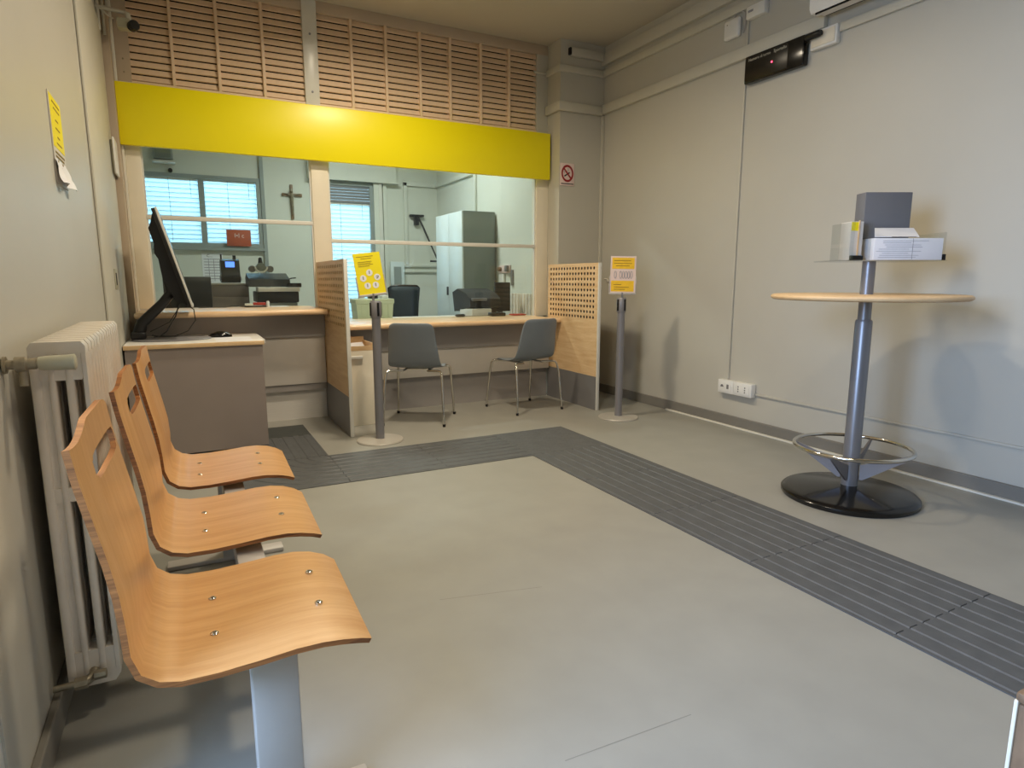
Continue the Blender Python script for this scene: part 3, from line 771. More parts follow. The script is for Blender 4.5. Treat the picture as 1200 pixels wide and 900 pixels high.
pp.add([(-.115,-.06,0),(.105,-.06,0),(.135,.040,.048),(-.062,.040,.048),(-.115,-.06,.003),(.105,-.06,.003),(.135,.040,.052),(-.062,.040,.052)],
       [(0,3,2,1),(4,5,6,7),(0,1,5,4),(1,2,6,5),(2,3,7,6),(3,0,4,7)])
lf = obj('folded_leaflet', pp.xf(ML @ Matrix.Translation((.085,-.02,.1165))), M_paper); tagm(lf, 'folded white leaflet lying on top of the white carton', 'leaflet')
obj('print_block', MB().box(-.03,.09,-.0625,-.0605,.0,.0025).xf(ML @ Matrix.Translation((.085,-.02,.1165))), M_boxgrey, lf)
stk = obj('leaflet_stack', MB().rbox(-.128,-.066,-.04,.06,.0075,.195,.002).xf(ML), M_panel); tagm(stk, 'upright stack of slim leaflets with a yellow top at the left of the tray', 'leaflets')
obj('yellow_cover', MB().box(-.126,-.090,-.0412,-.0398,.150,.192).xf(ML), M_signyel, stk, label='yellow printed upper part')
obj('back_sheet', MB().box(-.092,-.087,-.046,-.0402,.0075,.200).xf(ML), M_lightwood, stk)

# ================================================================== WALL FITTINGS, RIGHT WALL
dp = thing('queue_display', 'black queue number display with a red dot on the right wall', 'display', (3.755, 3.29, 2.64))
obj('case', MB().rbox(3.735, XR-0.001, 3.045, 3.545, 2.546, 2.734, 0.012, 3), M_blackg, dp)
obj('window', MB().rbox(3.7335, 3.7365, 3.17, 3.535, 2.560, 2.722, 0.001), M_darkpanel, dp)
obj('led_dot', MB().lathe([(0.0,-0.003),(0.006,-0.002),(0.007,0.002)], (3.734, 3.30, 2.635), 14, 'x'), M_led, dp, label='glowing red dot')
MD = Matrix(((0,0,-1,3.7334),(-1,0,0,0),(0,1,0,0),(0,0,0,1)))
def onright(x, y, z): return Matrix.Translation((x, y, z)) @ Matrix.Rotation(-PI/2,4,'Z') @ Matrix.Rotation(PI/2,4,'X')
text('lettering', 'Numero di turno', 0.030, onright(3.7332, 3.41, 2.70), M_text, dp, width=0.19)
text('lettering', 'Sportello', 0.030, onright(3.7332, 3.235, 2.70), M_text, dp, width=0.105)
obj('cable', MB().tube([(3.76,3.05,2.66),(3.75,3.02,2.69),(3.745,2.97,2.70)], 0.005, 8), M_black, dp)
sk = thing('socket_box', 'white socket box beside the black queue display', 'socket', (3.77, 2.92, 2.67))
obj('case', MB().rbox(3.752, XR-.001, 2.822, 3.012, 2.618, 2.732, 0.006), M_white, sk)
obj('cover', MB().rbox(3.746, 3.753, 2.835, 3.0, 2.632, 2.718, 0.003), M_cream, sk)
pg = obj('plug', MB().lathe([(0.0,-.060),(0.016,-.060),(0.021,-.045),(0.022,0.045),(0.019,0.05),(0.0,0.05)], (3.722,2.972,2.698), 16, 'y'), M_black); setp(pg, 'black plug of the queue display in the white socket box', 'plug')
ac = thing('air_conditioner', 'white split air conditioner at the top edge of the right wall', 'air conditioner', (3.68, 2.45, 2.775))
acp = [(XR-.001,2.835),(3.66,2.775),(3.60,2.775),(3.582,2.80),(3.575,3.02),(3.60,3.06),(XR-.001,3.07)]
obj('body', MB().prism(acp, 2.05, 2.90, 'y'), M_white, ac)
obj('air_flap', MB().box(3.60,3.67,2.10,2.86,2.766,2.774), M_panel, ac)
obj('outlet_slot', MB().box(3.672,3.69,2.10,2.86,2.770,2.80).box(3.60,3.604,2.09,2.87,2.764,2.775), M_dark, ac)
dt = thing('wall_detector', 'white rounded wall detector box with a looped cable under the ceiling', 'detector', (3.77, 3.70, 2.98))
obj('case', MB().rbox(3.748,XR-.001,3.635,3.785,2.912,3.052,0.022,3), M_white, dt)
obj('indicator', MB().lathe([(0.0,-.003),(.005,-.002),(.006,.002)], (3.748,3.745,3.015), 10,'x'), M_valve, dt)
obj('cable', MB().tube([(3.775,3.70,3.05),(3.77,3.69,3.085),(3.768,3.65,3.09),(3.77,3.60,3.06),(3.775,3.595,2.98),(3.78,3.62,2.93)], 0.006, 8), M_postlite, dt)
jb = thing('junction_box', 'white junction box above the queue display', 'junction box', (3.77, 3.49, 3.06))
obj('case', MB().rbox(3.742,XR-.001,3.40,3.565,2.99,3.074,0.006), M_white, jb)
obj('label_plate', MB().box(3.7412,3.7425,3.50,3.545,3.03,3.045), M_print, jb)
def run(name, label, cat, mb, m=None, group=None):
    return setp(obj(name, mb, m or M_wall), label, cat, group)
run('cable_trunking', 'widest painted cable trunking along the right wall and around the pier', 'trunking',
    MB().rbox(3.752,XR-.001,2.92,5.359,2.736,2.822,.004).rbox(3.768,XR-.001,1.0,2.82,2.68,2.735,.004).rbox(3.256,3.752,5.322,5.359,2.722,2.802,.004).rbox(3.256,3.289,5.359,5.585,2.722,2.802,.004), M_door)
run('cable_trunking', 'thin painted conduit along the right wall above the wide trunking', 'trunking',
    MB().rbox(3.758,XR-.001,2.92,5.359,3.076,3.134,.004).rbox(3.262,3.758,5.33,5.359,3.070,3.128,.004).rbox(3.262,3.289,5.359,5.585,3.070,3.128,.004).tube([(3.275,5.575,3.10),(3.22,5.578,3.10),(3.13,5.575,3.10)],0.011,10), M_door)
run('cable_trunking', 'painted trunking just under the ceiling, ending with a dark slot on the pier', 'trunking',
    MB().rbox(3.752,XR-.001,2.92,5.359,3.180,3.285,.004).rbox(3.39,3.752,5.32,5.359,3.215,3.290,.004), M_wall)
run('trunking_slot', 'small dark open end of the trunking high on the pier', 'trunking', MB().box(3.372,3.389,5.325,5.359,3.225,3.285), M_dark)
run('conduit', 'thin white vertical conduit from the junction box down to the sockets', 'conduit', MB().rbox(XR-.015,XR-.001,3.566,3.580,0.372,3.012,.003), M_door)
run('conduit', 'thin vertical conduit in the corner beside the pier', 'conduit', MB().rbox(3.760,XR-.001,5.335,5.3595,0.09,2.722,.003), M_door)
run('conduit', 'thin horizontal conduit low on the right wall behind the high table', 'conduit', MB().rbox(XR-.014,XR-.001,0.4,3.30,0.282,0.298,.003), M_wall)
sb1 = thing('wall_socket', 'left white wall socket with a hooked opening low on the right wall', 'socket', (3.77, 3.56, .31), group='low wall sockets')
obj('case', MB().rbox(3.742,XR-.001,3.482,3.640,.262,.368,.006), M_white, sb1)
obj('insert', MB().rbox(3.739,3.743,3.50,3.62,.275,.355,.002), M_white, sb1)
obj('opening', MB().prism([(3.575,.312),(3.61,.312),(3.60,.330),(3.585,.330)], 3.7375,3.7395,'x').box(3.7375,3.7395,3.525,3.545,.30,.335), M_greyd, sb1)
sb2 = thing('wall_socket', 'right white wall socket with two pairs of holes low on the right wall', 'socket', (3.77, 3.39, .31), group='low wall sockets')
obj('case', MB().rbox(3.738,XR-.001,3.300,3.478,.264,.368,.006), M_white, sb2)
obj('insert', MB().rbox(3.735,3.739,3.32,3.46,.276,.356,.002), M_white, sb2)
hl = MB()
for y in (3.425,3.36):
    for z in (.298,.316,.334): hl.lathe([(0.0,-.001),(.006,-.001),(.006,.001),(0.0,.001)], (3.735,y,z), 8,'x')
obj('holes', hl, M_greyd, sb2)
# no smoking sign on the pier
ns = thing('no_smoking_sign', 'red and white no smoking sign on the pier', 'sign', (3.375, 5.355, 2.15))
obj('plate', MB().rbox(3.297,3.455,5.352,5.359,2.045,2.252,.001), M_pinkpaper, ns)
cy, cz, cx = 5.3515, 2.158, 3.376
rg = [(cx+.062*math.cos(a*PI/20), cy, cz+.072*math.sin(a*PI/20)) for a in range(40)]
V=[];Fc=[]
for k in range(40):
    a=k*PI/20
    for r_ in (0.74,1.0):
        V += [(cx+.068*r_*math.cos(a), cy, cz+.080*r_*math.sin(a))]
obj('red_ring', MB().add(V,[(2*k,2*k+1,(2*k+3)%80,(2*k+2)%80) for k in range(40)]), M_signred, ns)
obj('cigarette', MB().box(-.040,.030,-.0004,.0004,-.0065,.0065).xf(Matrix.Translation((cx,cy+.0002,cz-.006)) @ Matrix.Rotation(math.radians(-32),4,'Y')), M_blackink, ns)
obj('smoke', MB().tube([(cx-.03,cy,cz+.0),(cx-.038,cy,cz+.018),(cx-.026,cy,cz+.030)],.003,5).tube([(cx+.0,cy,cz+.02),(cx+.012,cy,cz+.032),(cx+.004,cy,cz+.048)],.003,5), M_print, ns)
obj('red_bar', MB().box(-.066,.066,-.0006,.0006,-.008,.008).xf(Matrix.Translation((cx,cy-.0008,cz)) @ Matrix.Rotation(math.radians(48),4,'Y')), M_signred, ns)
obj('text_lines', MB().box(3.305,3.447,5.3510,5.3525,2.058,2.066), M_blackink, ns)

# ================================================================== LEFT WALL FITTINGS
nt_ = thing('wall_notice', 'yellow notice in a curling clear sleeve on the left wall', 'notice', (XL, 3.0, 1.66))
obj('sheet', MB().box(XL+.001, XL+.004, 2.87, 3.13, 1.50, 1.82), M_panel, nt_)
obj('yellow_field', MB().box(XL+.004, XL+.005, 2.88, 3.12, 1.63, 1.815), M_signyel, nt_)
ln = MB()
for z,(a,b_) in ((1.795,(2.93,3.09)),(1.775,(2.95,3.08)),(1.735,(2.97,3.03)),(1.705,(2.96,3.05)),(1.675,(2.98,3.03)),(1.650,(2.95,3.06)),(1.612,(2.90,3.1)),(1.597,(2.90,3.08)),(1.582,(2.90,3.1)),(1.567,(2.92,3.05))):
    ln.box(XL+.005, XL+.0056, a, b_, z-.003, z+.003)
obj('text_lines', ln, M_ink, nt_)
cl = MB(); g_ = []
for i in range(7):
    for j in range(9):
        y = 2.86 + .28*j/8; z = 1.585 - .085*i/6
        x = XL + .006 + .030*(i/6)**1.5*(0.6+0.4*math.sin(j*1.1)) + .004*math.sin(j*2.3+i)
        g_.append((x,y,z))
cl.add(g_, [(i*9+j,i*9+j+1,(i+1)*9+j+1,(i+1)*9+j) for i in range(6) for j in range(8)])
obj('sleeve_end', cl, M_paper, nt_, label='curling lower end of the clear sleeve, its reflection painted white')  # opaque white stands in for the reflection on clear plastic
wp = thing('wall_plate', 'white rounded plate on the narrow pilaster under the yellow band', 'plate', (-.31, 5.36, 2.0))
obj('plate', MB().rbox(-.352,-.338,5.18,5.395,1.86,2.10,.006,3), M_white, wp)
obj('backing', MB().rbox(-.364,-.352,5.20,5.38,1.875,2.085,.003), M_valve, wp)
cc = thing('security_camera', 'small grey camera with a black lens on an arm at the top left', 'camera', (-.25, 5.32, 2.9))
obj('arm', MB().tube([(XL+.002,5.30,2.945),(-.24,5.30,2.935),(-.205,5.30,2.93)],.013,10).tube([(-.205,5.30,2.93),(-.195,5.295,2.925),(-.19,5.29,2.89),(-.185,5.285,2.875)],[.014,.018,.018,.008],10).tube([(XL+.012,5.30,2.80),(XL+.012,5.30,3.1)],.012,10).tube([(XL+.012,5.30,2.95),(-.31,5.30,2.90),(-.28,5.31,2.885)],.006,8), M_door, cc)
obj('body', MB().rbox(-.262,-.178,5.27,5.36,2.828,2.895,.010), M_valve, cc)
obj('lens', MB().lathe([(0.0,0.0),(.030,0.0),(.034,.008),(.034,.05),(0.0,.05)], (0,0,0), 20,'y').xf(Matrix.Translation((-.155,5.235,2.845)) @ Matrix.Rotation(math.radians(20),4,'Z')), M_blackg, cc)
run('conduit', 'thin white conduit rising to the ceiling at the top left corner', 'conduit', MB().tube([(-.345,5.385,2.80),(-.345,5.385,ZC)],.010,10).tube([(-.318,5.385,2.98),(-.318,5.385,ZC)],.007,8).tube([(-.345,5.385,2.98),(-.318,5.385,2.98)],.007,8), M_door)
pd = thing('drawer_pedestal', 'narrow cream pedestal box with a handle behind the nearer stanchion', 'pedestal', (1.19, 5.0, 0))
obj('body', MB().rbox(1.062,1.30,4.885,5.20,0.0,0.60,.004), M_cream, pd)
obj('tray_rim', MB().box(1.062,1.30,4.885,4.895,.60,.635).box(1.062,1.072,4.895,5.20,.60,.655).box(1.29,1.30,4.895,5.20,.60,.655).box(1.062,1.30,5.19,5.20,.60,.685), M_lightwood, pd)
obj('handle', MB().rbox(1.11,1.21,4.868,4.886,.535,.560,.005), M_white, pd)
pf_ = MB()
random.seed(5)
for k in range(5):
    pf_ = pf_.xf(Matrix.Identity(4)); pf_.add([(1.085+.02*k,4.93+.04*k,.605+.004*k),(1.26,4.91+.05*k,.605+.006*k),(1.27,5.10,.63+.004*k),(1.09,5.12,.622+.004*k)],[(0,1,2,3)])
q_ = obj('folder_stack', pf_, M_paper, None); setp(q_, 'loose white leaflets in the top of the cream pedestal box', 'leaflets')
q_.modifiers.new('t','SOLIDIFY').thickness = .002
cp = thing('corner_panel', 'brown veneer panel with pale edge cut off at the lower right corner', 'furniture panel', (1.3, .1, 0))
obj('panel', MB().rbox(1.1,1.125,-.55,.418,0.0,.502,.004), M_brown, cp)
obj('edge_strip', MB().rbox(1.099,1.126,.418,.424,0.0,.506,.002), M_cream, cp)
obj('top_panel', MB().rbox(1.1,1.55,-.55,.424,.502,.520,.006), M_brown, cp)
obj('far_panel', MB().rbox(1.525,1.55,-.55,.418,0.0,.502,.004), M_brown, cp)

# ================================================================== OFFICE BEHIND THE GLASS
def office_window(name, x0, x1, z0, z1, mull, blinds):
    w = thing(name, None, None, ((x0+x1)/2, 9.0, z0)); w['kind'] = 'structure'
    f = .05
    fr = MB().box(x0,x1,8.97,9.04,z1-f,z1).box(x0,x1,8.97,9.04,z0,z0+f).box(x0,x0+f,8.97,9.04,z0+f,z1-f).box(x1-f,x1,8.97,9.04,z0+f,z1-f)
    for m_ in mull: fr.box(m_-.033,m_+.033,8.968,9.04,z0+f,z1-f)
    obj('frame', fr, M_winframe, w)
    obj('pane', MB().box(x0+f,x1-f,9.05,9.056,z0+f,z1-f), M_glass, w)
    first = None
    for (a, b_, zb, zt, p) in blinds:
        k = 0; z = zb
        while z < zt:
            if first is None: first = s_ = obj('blind_slat', MB().box(0,1,-.0008,.0008,-.5,.5), M_blind, w, smooth=False, world=False)
            else: s_ = copypart(first, w)
            s_.location = Vector((a, 9.012, z)) - OFF[w.name]; s_.rotation_euler = (math.radians(14),0,0); s_.scale = (b_-a,1,p*1.22)
            z += p; k += 1
        hr = obj('head_rail', MB().box(a,b_,9.0,9.03,zt-.02,zt+.012), M_whitem, w)
        obj('ladder_cord', MB().tube([(a+(b_-a)*.45,8.999,zb),(a+(b_-a)*.45,8.999,zt)],.003,6).tube([(a+(b_-a)*.86,8.999,zt-.22),(a+(b_-a)*.86,8.999,zt)],.003,6), M_winframe, w)
    return w
office_window('window_3', -.38, .98, 1.555, 2.43, [.292], [(-.325,.257,1.625,2.375,.055),(.327,.928,1.595,2.38,.055)])
w4 = office_window('window_4', 1.62, 2.46, .30, 2.47, [], [(1.67,2.41,.42,2.185,.055)])
rs = MB()
first = None
for k in range(6):
    if first is None: first = s_ = obj('shutter_slat', MB().rbox(1.67,2.41,8.985,9.005,2.19,2.226,.006), M_shutter, w4)
    else: s_ = copypart(first, w4); s_.location = (0,0,.039*k)
struct('trim_11', MB().box(1.58,2.78,8.90,8.999,2.49,2.80).box(2.10,2.12,8.896,8.9,2.55,2.80).box(1.58,2.82,8.89,8.999,2.475,2.495), M_officewall)
struct('trim_12', MB().box(2.462,2.53,8.94,8.999,.0,2.475).box(2.60,2.65,8.96,8.999,0,2.475), M_officewall)
struct('trim_13', MB().box(2.53,2.575,8.93,8.999,0,2.475), M_whitem)
struct('trim_14', MB().box(-.40,1.0,8.94,8.999,1.515,1.553).box(.985,1.03,8.96,8.999,1.0,2.9), M_winframe)
run('conduit', 'long conduit framing the office back wall behind the wider glass', 'conduit', MB().rbox(2.905,2.955,8.965,8.999,1.36,2.52,.004).rbox(2.905,3.419,8.965,8.999,2.47,2.53,.004).rbox(2.72,3.419,8.97,8.999,1.33,1.37,.004).rbox(2.72,3.419,8.97,8.999,1.25,1.28,.004), M_officewall)
run('conduit', 'vertical conduit on the office right wall above the tall cabinet', 'conduit', MB().rbox(3.385,3.419,7.56,7.62,1.96,3.0,.004).rbox(3.385,3.419,7.62,8.96,2.47,2.53,.004), M_officewall)
vt = thing('wall_vent', 'small square wall vent with a shelf above the office blinds', 'vent', (-.1, 8.97, 2.55))
obj('frame', MB().rbox(-.20,.01,8.95,8.999,2.585,2.76,.006), M_winframe, vt)
obj('grille', MB().box(-.18,-.01,8.945,8.951,2.60,2.745), M_cabg, vt)
obj('ledge', MB().rbox(-.21,.03,8.86,8.999,2.53,2.555,.004), M_whitem, vt)
kn = obj('dark_knob', MB().lathe([(0.0,-.06),(.02,-.06),(.026,-.03),(.026,0),(0.0,0)], (-.03,8.998,2.46), 12,'y'), M_black); setp(kn, 'small black sensor above the office blinds', 'sensor')
cx_ = thing('crucifix', 'dark wooden crucifix on the office back wall', 'crucifix', (1.37, 8.98, 2.15))
obj('upright', MB().rbox(1.352,1.388,8.975,8.998,1.94,2.385,.004), M_brown, cx_)
obj('crossbar', MB().rbox(1.245,1.502,8.974,8.997,2.235,2.272,.004), M_brown, cx_)
fg = MB().tube([(1.37,8.965,2.275),(1.37,8.955,2.20),(1.37,8.957,2.13),(1.373,8.95,2.06),(1.368,8.962,2.0)],[.016,.022,.017,.014,.008],8).lathe([(0.0,-.026),(.016,-.016),(.02,0),(.014,.02),(0.0,.026)],(1.366,8.955,2.305),10)
fg.tube([(1.37,8.958,2.235),(1.31,8.966,2.262),(1.262,8.968,2.268)],[.010,.008,.006],6).tube([(1.37,8.958,2.235),(1.43,8.966,2.262),(1.484,8.968,2.268)],[.010,.008,.006],6)
obj('figure', fg, M_brass, cx_)
og = thing('orange_sign', 'small orange sign leaning on the office window blind', 'sign', (.68, 8.93, 1.56))
obj('board', MB().rbox(.540,.828,8.915,8.93,1.57,1.775,.003), M_orange, og)
text('lettering', 'I\u2022I c', .075, face_y(.690,8.9145,1.70), M_pinkpaper, og)
pt = thing('wall_poster', 'white printed sheet under the office blinds', 'poster', (.36, 8.99, 1.3))
obj('sheet', MB().box(.238,.482,8.994,8.999,1.10,1.480), M_paper, pt)
text('lettering', 'C...', .05, face_y(.33,8.9935,1.445), M_blackink, pt)
ln = MB()
for k in range(8): ln.box(.26,.46,8.993,8.9942,1.40-.035*k,1.408-.035*k)
for x in (.31,.37): ln.box(x,x+.006,8.993,8.9942,1.13,1.41)
obj('table_lines', ln, M_print, pt)
# left office desk and machines
dl = thing('office_desk', 'dark office desk behind the left glass', 'desk', (.5, 6.7, 0))
obj('desktop', MB().rbox(-.30,1.15,6.10,7.40,.755,.78,.004), M_kiosk, dl)
for x in (-.27,1.10):
    for y in (6.14,7.34): obj('leg', MB().box(x,x+.03,y,y+.03,0,.755), M_post, dl)
mn = thing('office_monitor', 'black office monitor behind the left glass', 'monitor', (.13, 6.6, .78))
obj('casing', MB().rbox(-.16,.238,6.585,6.62,.86,1.175,.006), M_black, mn)
obj('stand', MB().rbox(.0,.08,6.62,6.66,.79,1.0,.004).rbox(-.08,.16,6.52,6.72,.7805,.795,.004), M_black, mn)
lc = thing('low_cabinet', 'low grey cabinet with a pale top carrying the blue screened machine', 'cabinet', (.42, 7.05, .78))
obj('body', MB().box(.25,.590,6.92,7.25,.781,1.095), M_kiosk, lc)
obj('top', MB().rbox(.245,.60,6.91,7.26,1.095,1.115,.003), M_panel, lc)
obj('drawer', MB().rbox(.26,.58,6.912,6.92,.985,1.085,.003), M_kiosk, lc); obj('drawer', MB().rbox(.26,.58,6.912,6.92,.80,.975,.003), M_kiosk, lc)
cm = thing('counting_machine', 'dark machine with a small lit blue screen', 'machine', (.43, 7.05, 1.115))
cb = MB().prism([(6.94,1.117),(7.16,1.117),(7.16,1.33),(7.05,1.352),(6.975,1.335),(6.955,1.25),(6.935,1.20)], .348,.522,'x')
obj('body', cb, M_black, cm)
obj('screen', MB().box(.392,.476,-.002,.0,-.028,.028).xf(Matrix.Translation((0,6.9635,1.297)) @ Matrix.Rotation(math.radians(-13),4,'X')), M_bluescreen, cm)
obj('side_roller', MB().lathe([(0.0,-.10),(.025,-.10),(.03,-.07),(.03,.07),(.025,.10),(0.0,.10)], (.435,7.0,1.16), 16,'x'), M_print, cm)
obj('antenna', MB().box(.355,.37,7.08,7.1,1.34,1.40).box(.47,.50,7.08,7.1,1.34,1.39), M_black, cm)
pl_ = thing('desk_printer', 'black wide desk printer with a pale paper tray behind the left glass', 'printer', (.78, 6.65, .78))
obj('base', MB().rbox(.70,.985,6.46,6.85,.781,.93,.008), M_cabg, pl_)
obj('middle', MB().rbox(.62,1.0,6.44,6.87,.93,1.035,.012), M_black, pl_)
obj('paper_tray', MB().rbox(.625,1.00,6.36,6.60,1.035,1.075,.004), M_panel, pl_)
obj('top', MB().prism([(6.46,1.08),(6.88,1.08),(6.88,1.17),(6.74,1.21),(6.50,1.15)], .56,.93,'x'), M_black, pl_)
obj('output_arm', MB().rbox(.90,1.03,6.45,6.60,1.075,1.115,.006).tube([(.90,6.6,1.13),(.95,6.58,1.16),(1.0,6.57,1.165)],.006,8), M_blackg, pl_)
hs = thing('tape_dispenser', 'white and dark round gadget on top of the black desk printer', 'gadget', (.67, 6.66, 1.21))
obj('drum', MB().lathe([(0.0,-.05),(.045,-.05),(.048,0),(.045,.05),(0.0,.05)], (.69,6.68,1.262), 20,'y'), M_cabg, hs)
obj('rim', MB().tube([(.69+.055*math.cos(PI+PI*k/14),6.625,1.27+.05*math.sin(PI+PI*k/14)) for k in range(15)],.008,8), M_white, hs)
obj('knob', MB().lathe([(0.0,0),(.022,.0),(.016,.05),(.0,.06)],(.69,6.68,1.305),12), M_black, hs)
obj('side_roll', MB().lathe([(0.0,-.03),(.032,-.03),(.032,.03),(0.0,.03)],(.61,6.68,1.25),16,'y').lathe([(0.0,-.03),(.032,-.03),(.032,.03),(0.0,.03)],(.775,6.68,1.25),16,'y'), M_greyd, hs)
# items on the counters
st_ = thing('stapler', 'red and black stapler on the left counter behind the glass', 'stapler', (.53, 5.75, .918))
obj('base', MB().rbox(.445,.62,5.735,5.765,.919,.930,.003), M_black, st_); obj('top', MB().rbox(.515,.615,5.735,5.765,.934,.958,.006), M_red, st_); obj('white_tip', MB().rbox(.45,.515,5.735,5.765,.932,.950,.003), M_white, st_)
pw = obj('glue_stick', MB().lathe([(0.0,0),(.014,0),(.014,.04),(.010,.05),(0.0,.05)],(.635,5.77,.9185),12), M_paper); setp(pw,'tiny white bottle beside the red stapler','bottle')
nw = obj('paper_sheet', MB().box(.655,.80,5.70,5.84,.9185,.922), M_paper); setp(nw,'white slip of paper right of the red stapler','paper')
cw = obj('cord', MB().tube([(.10,5.75,.921),(.22,5.78,.922),(.30,5.74,.922),(.36,5.76,.935),(.44,5.75,.922)],.003,6), M_black); setp(cw,'thin black cord on the left counter near the stapler','cord')
# right office desk and machines
dr = thing('office_desk', 'pale office desk behind the wider right glass', 'desk', (2.3, 6.4, 0))
obj('desktop', MB().rbox(1.30,3.30,6.02,6.78,.72,.742,.004), M_panel, dr)
for x in (1.33,3.25):
    for y in (6.05,6.72): obj('leg', MB().box(x,x+.03,y,y+.03,0,.72), M_post, dr)
gb = thing('mint_box', 'mint green lidded box on the office desk behind the yellow sign', 'box', (1.74, 6.5, .742))
obj('body', MB().prism([(1.56,.743),(1.92,.743),(1.935,.90),(1.55,.90)], 6.42,6.66,'y'), M_mint, gb)
obj('lid', MB().rbox(1.54,1.945,6.41,6.67,.90,.952,.01), M_mint, gb)
rb_ = MB()
for k in range(6): rb_.box(1.60+.055*k,1.612+.055*k,6.412,6.42,.76,.89)
obj('ribs', rb_, M_mint, gb)
for k,(x,w) in enumerate(((1.60,.05),(1.70,.09),(1.83,.07))):
    q_ = obj('parcel', MB().rbox(x,x+w,6.48,6.56,.953,.985,.004), (M_paper,M_black,M_paper)[k]); setp(q_, ('small white packet at the left on the mint box','small dark packet in the middle on the mint box','small white packet at the right on the mint box')[k],'packet')
oc = thing('office_chair', 'black mesh office chair in the back office', 'office chair', (2.57, 7.95, 0))
bkv = []
for i in range(8):
    z = .60+.46*i/7; hwid = .165+.035*(i/7)
    for j in range(9):
        u = -1+j/4; bkv.append((2.57+hwid*u, 8.0+.05*u*u-.02*(i/7), z))
bo = obj('backrest', MB().add(bkv,[(i*9+j,i*9+j+1,(i+1)*9+j+1,(i+1)*9+j) for i in range(7) for j in range(8)]), M_mesh, oc)
bo.modifiers.new('t','SOLIDIFY').thickness = .012
obj('back_frame', MB().tube([(2.395,8.05,.60),(2.38,8.04,.85),(2.36,8.035,1.04),(2.40,8.01,1.068),(2.57,7.98,1.072),(2.74,8.01,1.068),(2.78,8.035,1.04),(2.76,8.04,.85),(2.745,8.05,.60)],.012,8), M_black, oc)
obj('seat', MB().rbox(2.33,2.81,7.55,8.0,.44,.50,.03,3), M_mesh, oc)
obj('back_post', MB().tube([(2.57,8.04,.95),(2.57,8.08,.60),(2.57,7.98,.44)],.022,8), M_cabg, oc)
obj('gas_lift', MB().tube([(2.57,7.8,.07),(2.57,7.8,.44)],.028,10), M_black, oc)
for k in range(5):
    a = 2*PI*k/5; l_ = obj('foot', MB().tube([(2.57,7.8,.09),(2.57+.29*math.cos(a),7.8+.29*math.sin(a),.065)],[.025,.016],8), M_black, oc)
    obj('castor', MB().lathe([(0.0,-.018),(.026,-.018),(.026,.018),(0.0,.018)],(2.57+.29*math.cos(a),7.8+.29*math.sin(a),.026),12,'y'), M_black, l_)
tc_ = thing('tall_cabinet', 'tall white and grey office cabinet against the right office wall', 'cabinet', (3.19, 7.42, 0))
obj('body', MB().rbox(2.985,3.395,7.0,7.86,0.0,1.948,.004), M_cabg, tc_)
obj('door', MB().rbox(2.965,2.985,7.0,7.427,.06,1.945,.003), M_cabw, tc_); dd = obj('door', MB().rbox(2.965,2.985,7.432,7.86,.06,1.945,.003), M_cabw, tc_)
obj('handle', MB().rbox(2.945,2.965,7.45,7.475,.955,1.06,.004), M_black, dd)
tb = thing('wall_bracket', 'thin black jointed bracket arm on the office back wall', 'bracket', (3.1, 8.8, 1.7))
obj('wall_plate', MB().rbox(2.985,3.19,8.93,8.998,2.045,2.075,.004).box(3.05,3.11,8.93,8.998,1.93,2.045), M_black, tb)
obj('arm', MB().tube([(3.09,8.93,2.05),(3.13,8.86,1.93),(3.19,8.78,1.73)],.014,8).tube([(3.19,8.78,1.73),(3.24,8.72,1.57),(3.29,8.68,1.43)],.012,8).rbox(3.18,3.28,8.66,8.70,1.395,1.42,.004), M_black, tb)
dpaper = thing('notice_board', 'white framed sheet beside the yellow sign, in the office', 'notice', (2.59, 8.89, 1.2))
obj('frame', MB().rbox(2.66,2.86,8.90,8.925,.95,1.40,.003), M_cabw, dpaper); obj('picture', MB().box(2.705,2.815,8.897,8.901,1.0,1.33), M_winframe, dpaper)
pr = thing('office_printer', 'black rounded printer on the right office desk', 'printer', (2.85, 6.35, .742))
obj('body', MB().prism([(6.10,.86),(6.55,.80),(6.60,1.01),(6.45,1.05),(6.22,1.0),(6.12,.945)], 2.67,3.03,'x'), M_rubber, pr)
obj('tray', MB().rbox(2.67,2.90,6.06,6.40,.744,.845,.012), M_panel, pr)
obj('lid_edge', MB().rbox(2.69,2.86,6.085,6.13,.925,.955,.006), M_steel, pr)
obj('foot', MB().box(2.92,3.02,6.2,6.5,.7425,.85), M_black, pr)
mr = thing('office_monitor', 'black office monitor seen from behind the right glass', 'monitor', (3.13, 6.3, .742))
obj('casing', MB().rbox(3.05,3.235,6.28,6.32,.80,1.118,.006), M_black, mr); obj('stand', MB().rbox(3.11,3.16,6.32,6.35,.75,.95,.003).rbox(3.06,3.22,6.24,6.42,.7425,.756,.003), M_black, mr)
ot = thing('outlet_cluster', 'white outlet with pinkish plugs on the office right wall', 'socket', (3.4, 6.75, 1.25))
obj('plate', MB().rbox(3.395,3.419,6.62,6.89,1.225,1.315,.004), M_pinkpaper, ot)
obj('plug', MB().lathe([(0.0,-.02),(.025,-.02),(.025,.02),(0.0,.02)],(3.378,6.84,1.27),12,'x'), M_brown, ot); obj('plug', MB().rbox(3.36,3.395,6.63,6.69,1.24,1.31,.008), M_greyd, ot)
obj('lower_box', MB().rbox(3.39,3.419,6.76,6.89,1.10,1.215,.004), M_white, ot); obj('cable_bundle', MB().rbox(3.40,3.419,6.55,6.60,1.08,1.26,.004), M_greyd, ot)
orad = thing('office_radiator', 'pale finned radiator on the office right wall', 'radiator', (3.36, 6.3, .4))
for k in range(7):
    obj('section', MB().rbox(3.33,3.40,6.00+.07*k,6.055+.07*k,.35,.995,.012), M_rad, orad)
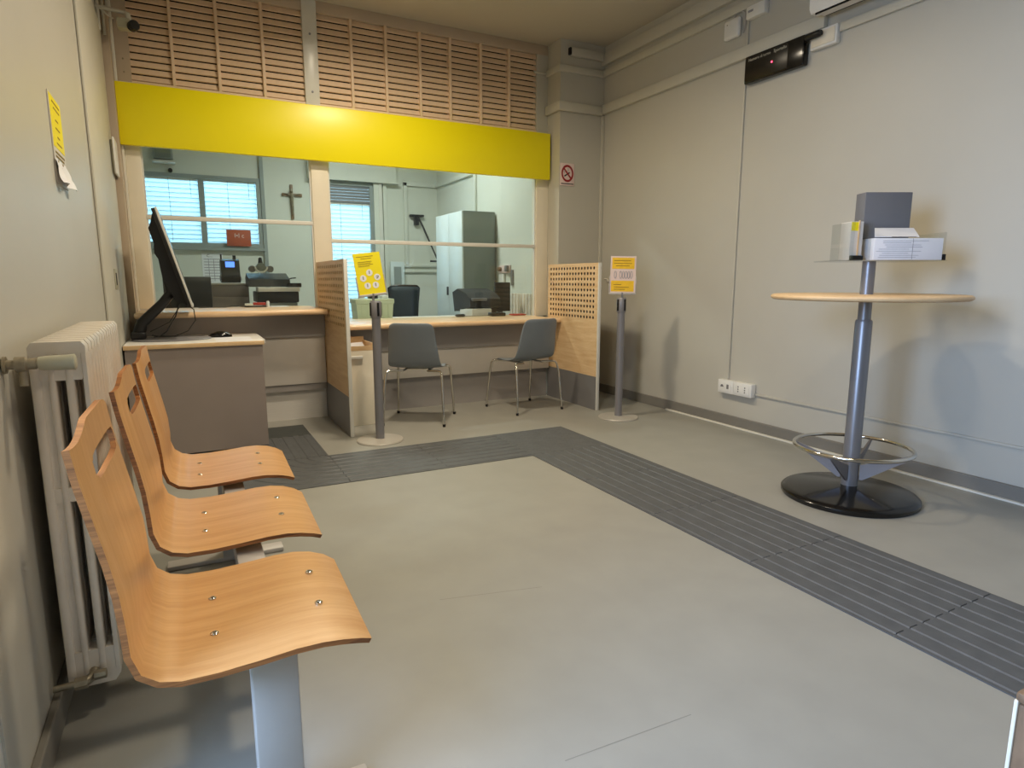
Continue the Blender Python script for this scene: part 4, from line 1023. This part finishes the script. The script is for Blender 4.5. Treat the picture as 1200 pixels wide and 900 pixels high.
obj('header', MB().tube([(3.365,6.0,.93),(3.365,6.47,.93)],.02,8).tube([(3.365,6.0,.42),(3.365,6.47,.42)],.02,8).box(3.395,3.419,6.1,6.14,.5,.53), M_rad, orad)
ib = obj('card_reader', MB().rbox(2.72,2.875,5.68,5.78,.786,.820,.008), M_black); setp(ib,'small black pad in the middle of the right counter','card reader')
im = obj('mouse', MB().rbox(2.36,2.45,5.72,5.78,.786,.812,.012,3), M_black); setp(im,'small black mouse on the right counter behind the left chair','mouse')
ir = obj('red_pad', MB().rbox(2.97,3.12,5.70,5.80,.786,.800,.004), M_red); setp(ir,'flat red pad at the right end of the right counter','pad')
ic = obj('cord', MB().tube([(2.45,5.76,.789),(2.52,5.80,.789),(2.62,5.77,.789),(2.72,5.75,.792)],.003,6), M_black); setp(ic,'thin black cord on the right counter beside the black pad','cord')

# ================================================================== CEILING LAMPS
def ceiling_lamp(name, label, x, y, w, l, power, color, dm, group):
    t = thing(name, label, 'ceiling lamp', (x, y, ZC), 0, group)
    obj('housing', MB().rbox(x-w/2,x+w/2,y-l/2,y+l/2,ZC-.06,ZC-.0005,.006), M_whitem, t)
    obj('diffuser', MB().rbox(x-w/2+.02,x+w/2-.02,y-l/2+.02,y+l/2-.02,ZC-.068,ZC-.058,.003), dm, t)
    L = area('lamp_light', (x, y, ZC-.075), (0,0,0), w*.85, l*.85, power, color, 164)
    return t
ceiling_lamp('ceiling_lamp','square ceiling lamp nearest the counters, above the frame',1.35,4.05,.28,.28,LAMP_W*1.4,LAMP_C,M_lamp,'hall ceiling lamps')
ceiling_lamp('ceiling_lamp','square ceiling lamp in the middle of the hall, above the frame',1.20,2.37,.28,.28,LAMP_W,LAMP_C,M_lamp,'hall ceiling lamps')
ceiling_lamp('ceiling_lamp','square ceiling lamp nearest the camera, above the frame',1.20,.92,.28,.28,LAMP_W*.55,LAMP_C,M_lamp,'hall ceiling lamps')
ceiling_lamp('office_lamp','long ceiling lamp above the back office',2.0,7.2,1.3,.3,OFFICE_W,OFFICE_C,M_olampm,'office ceiling lamps')
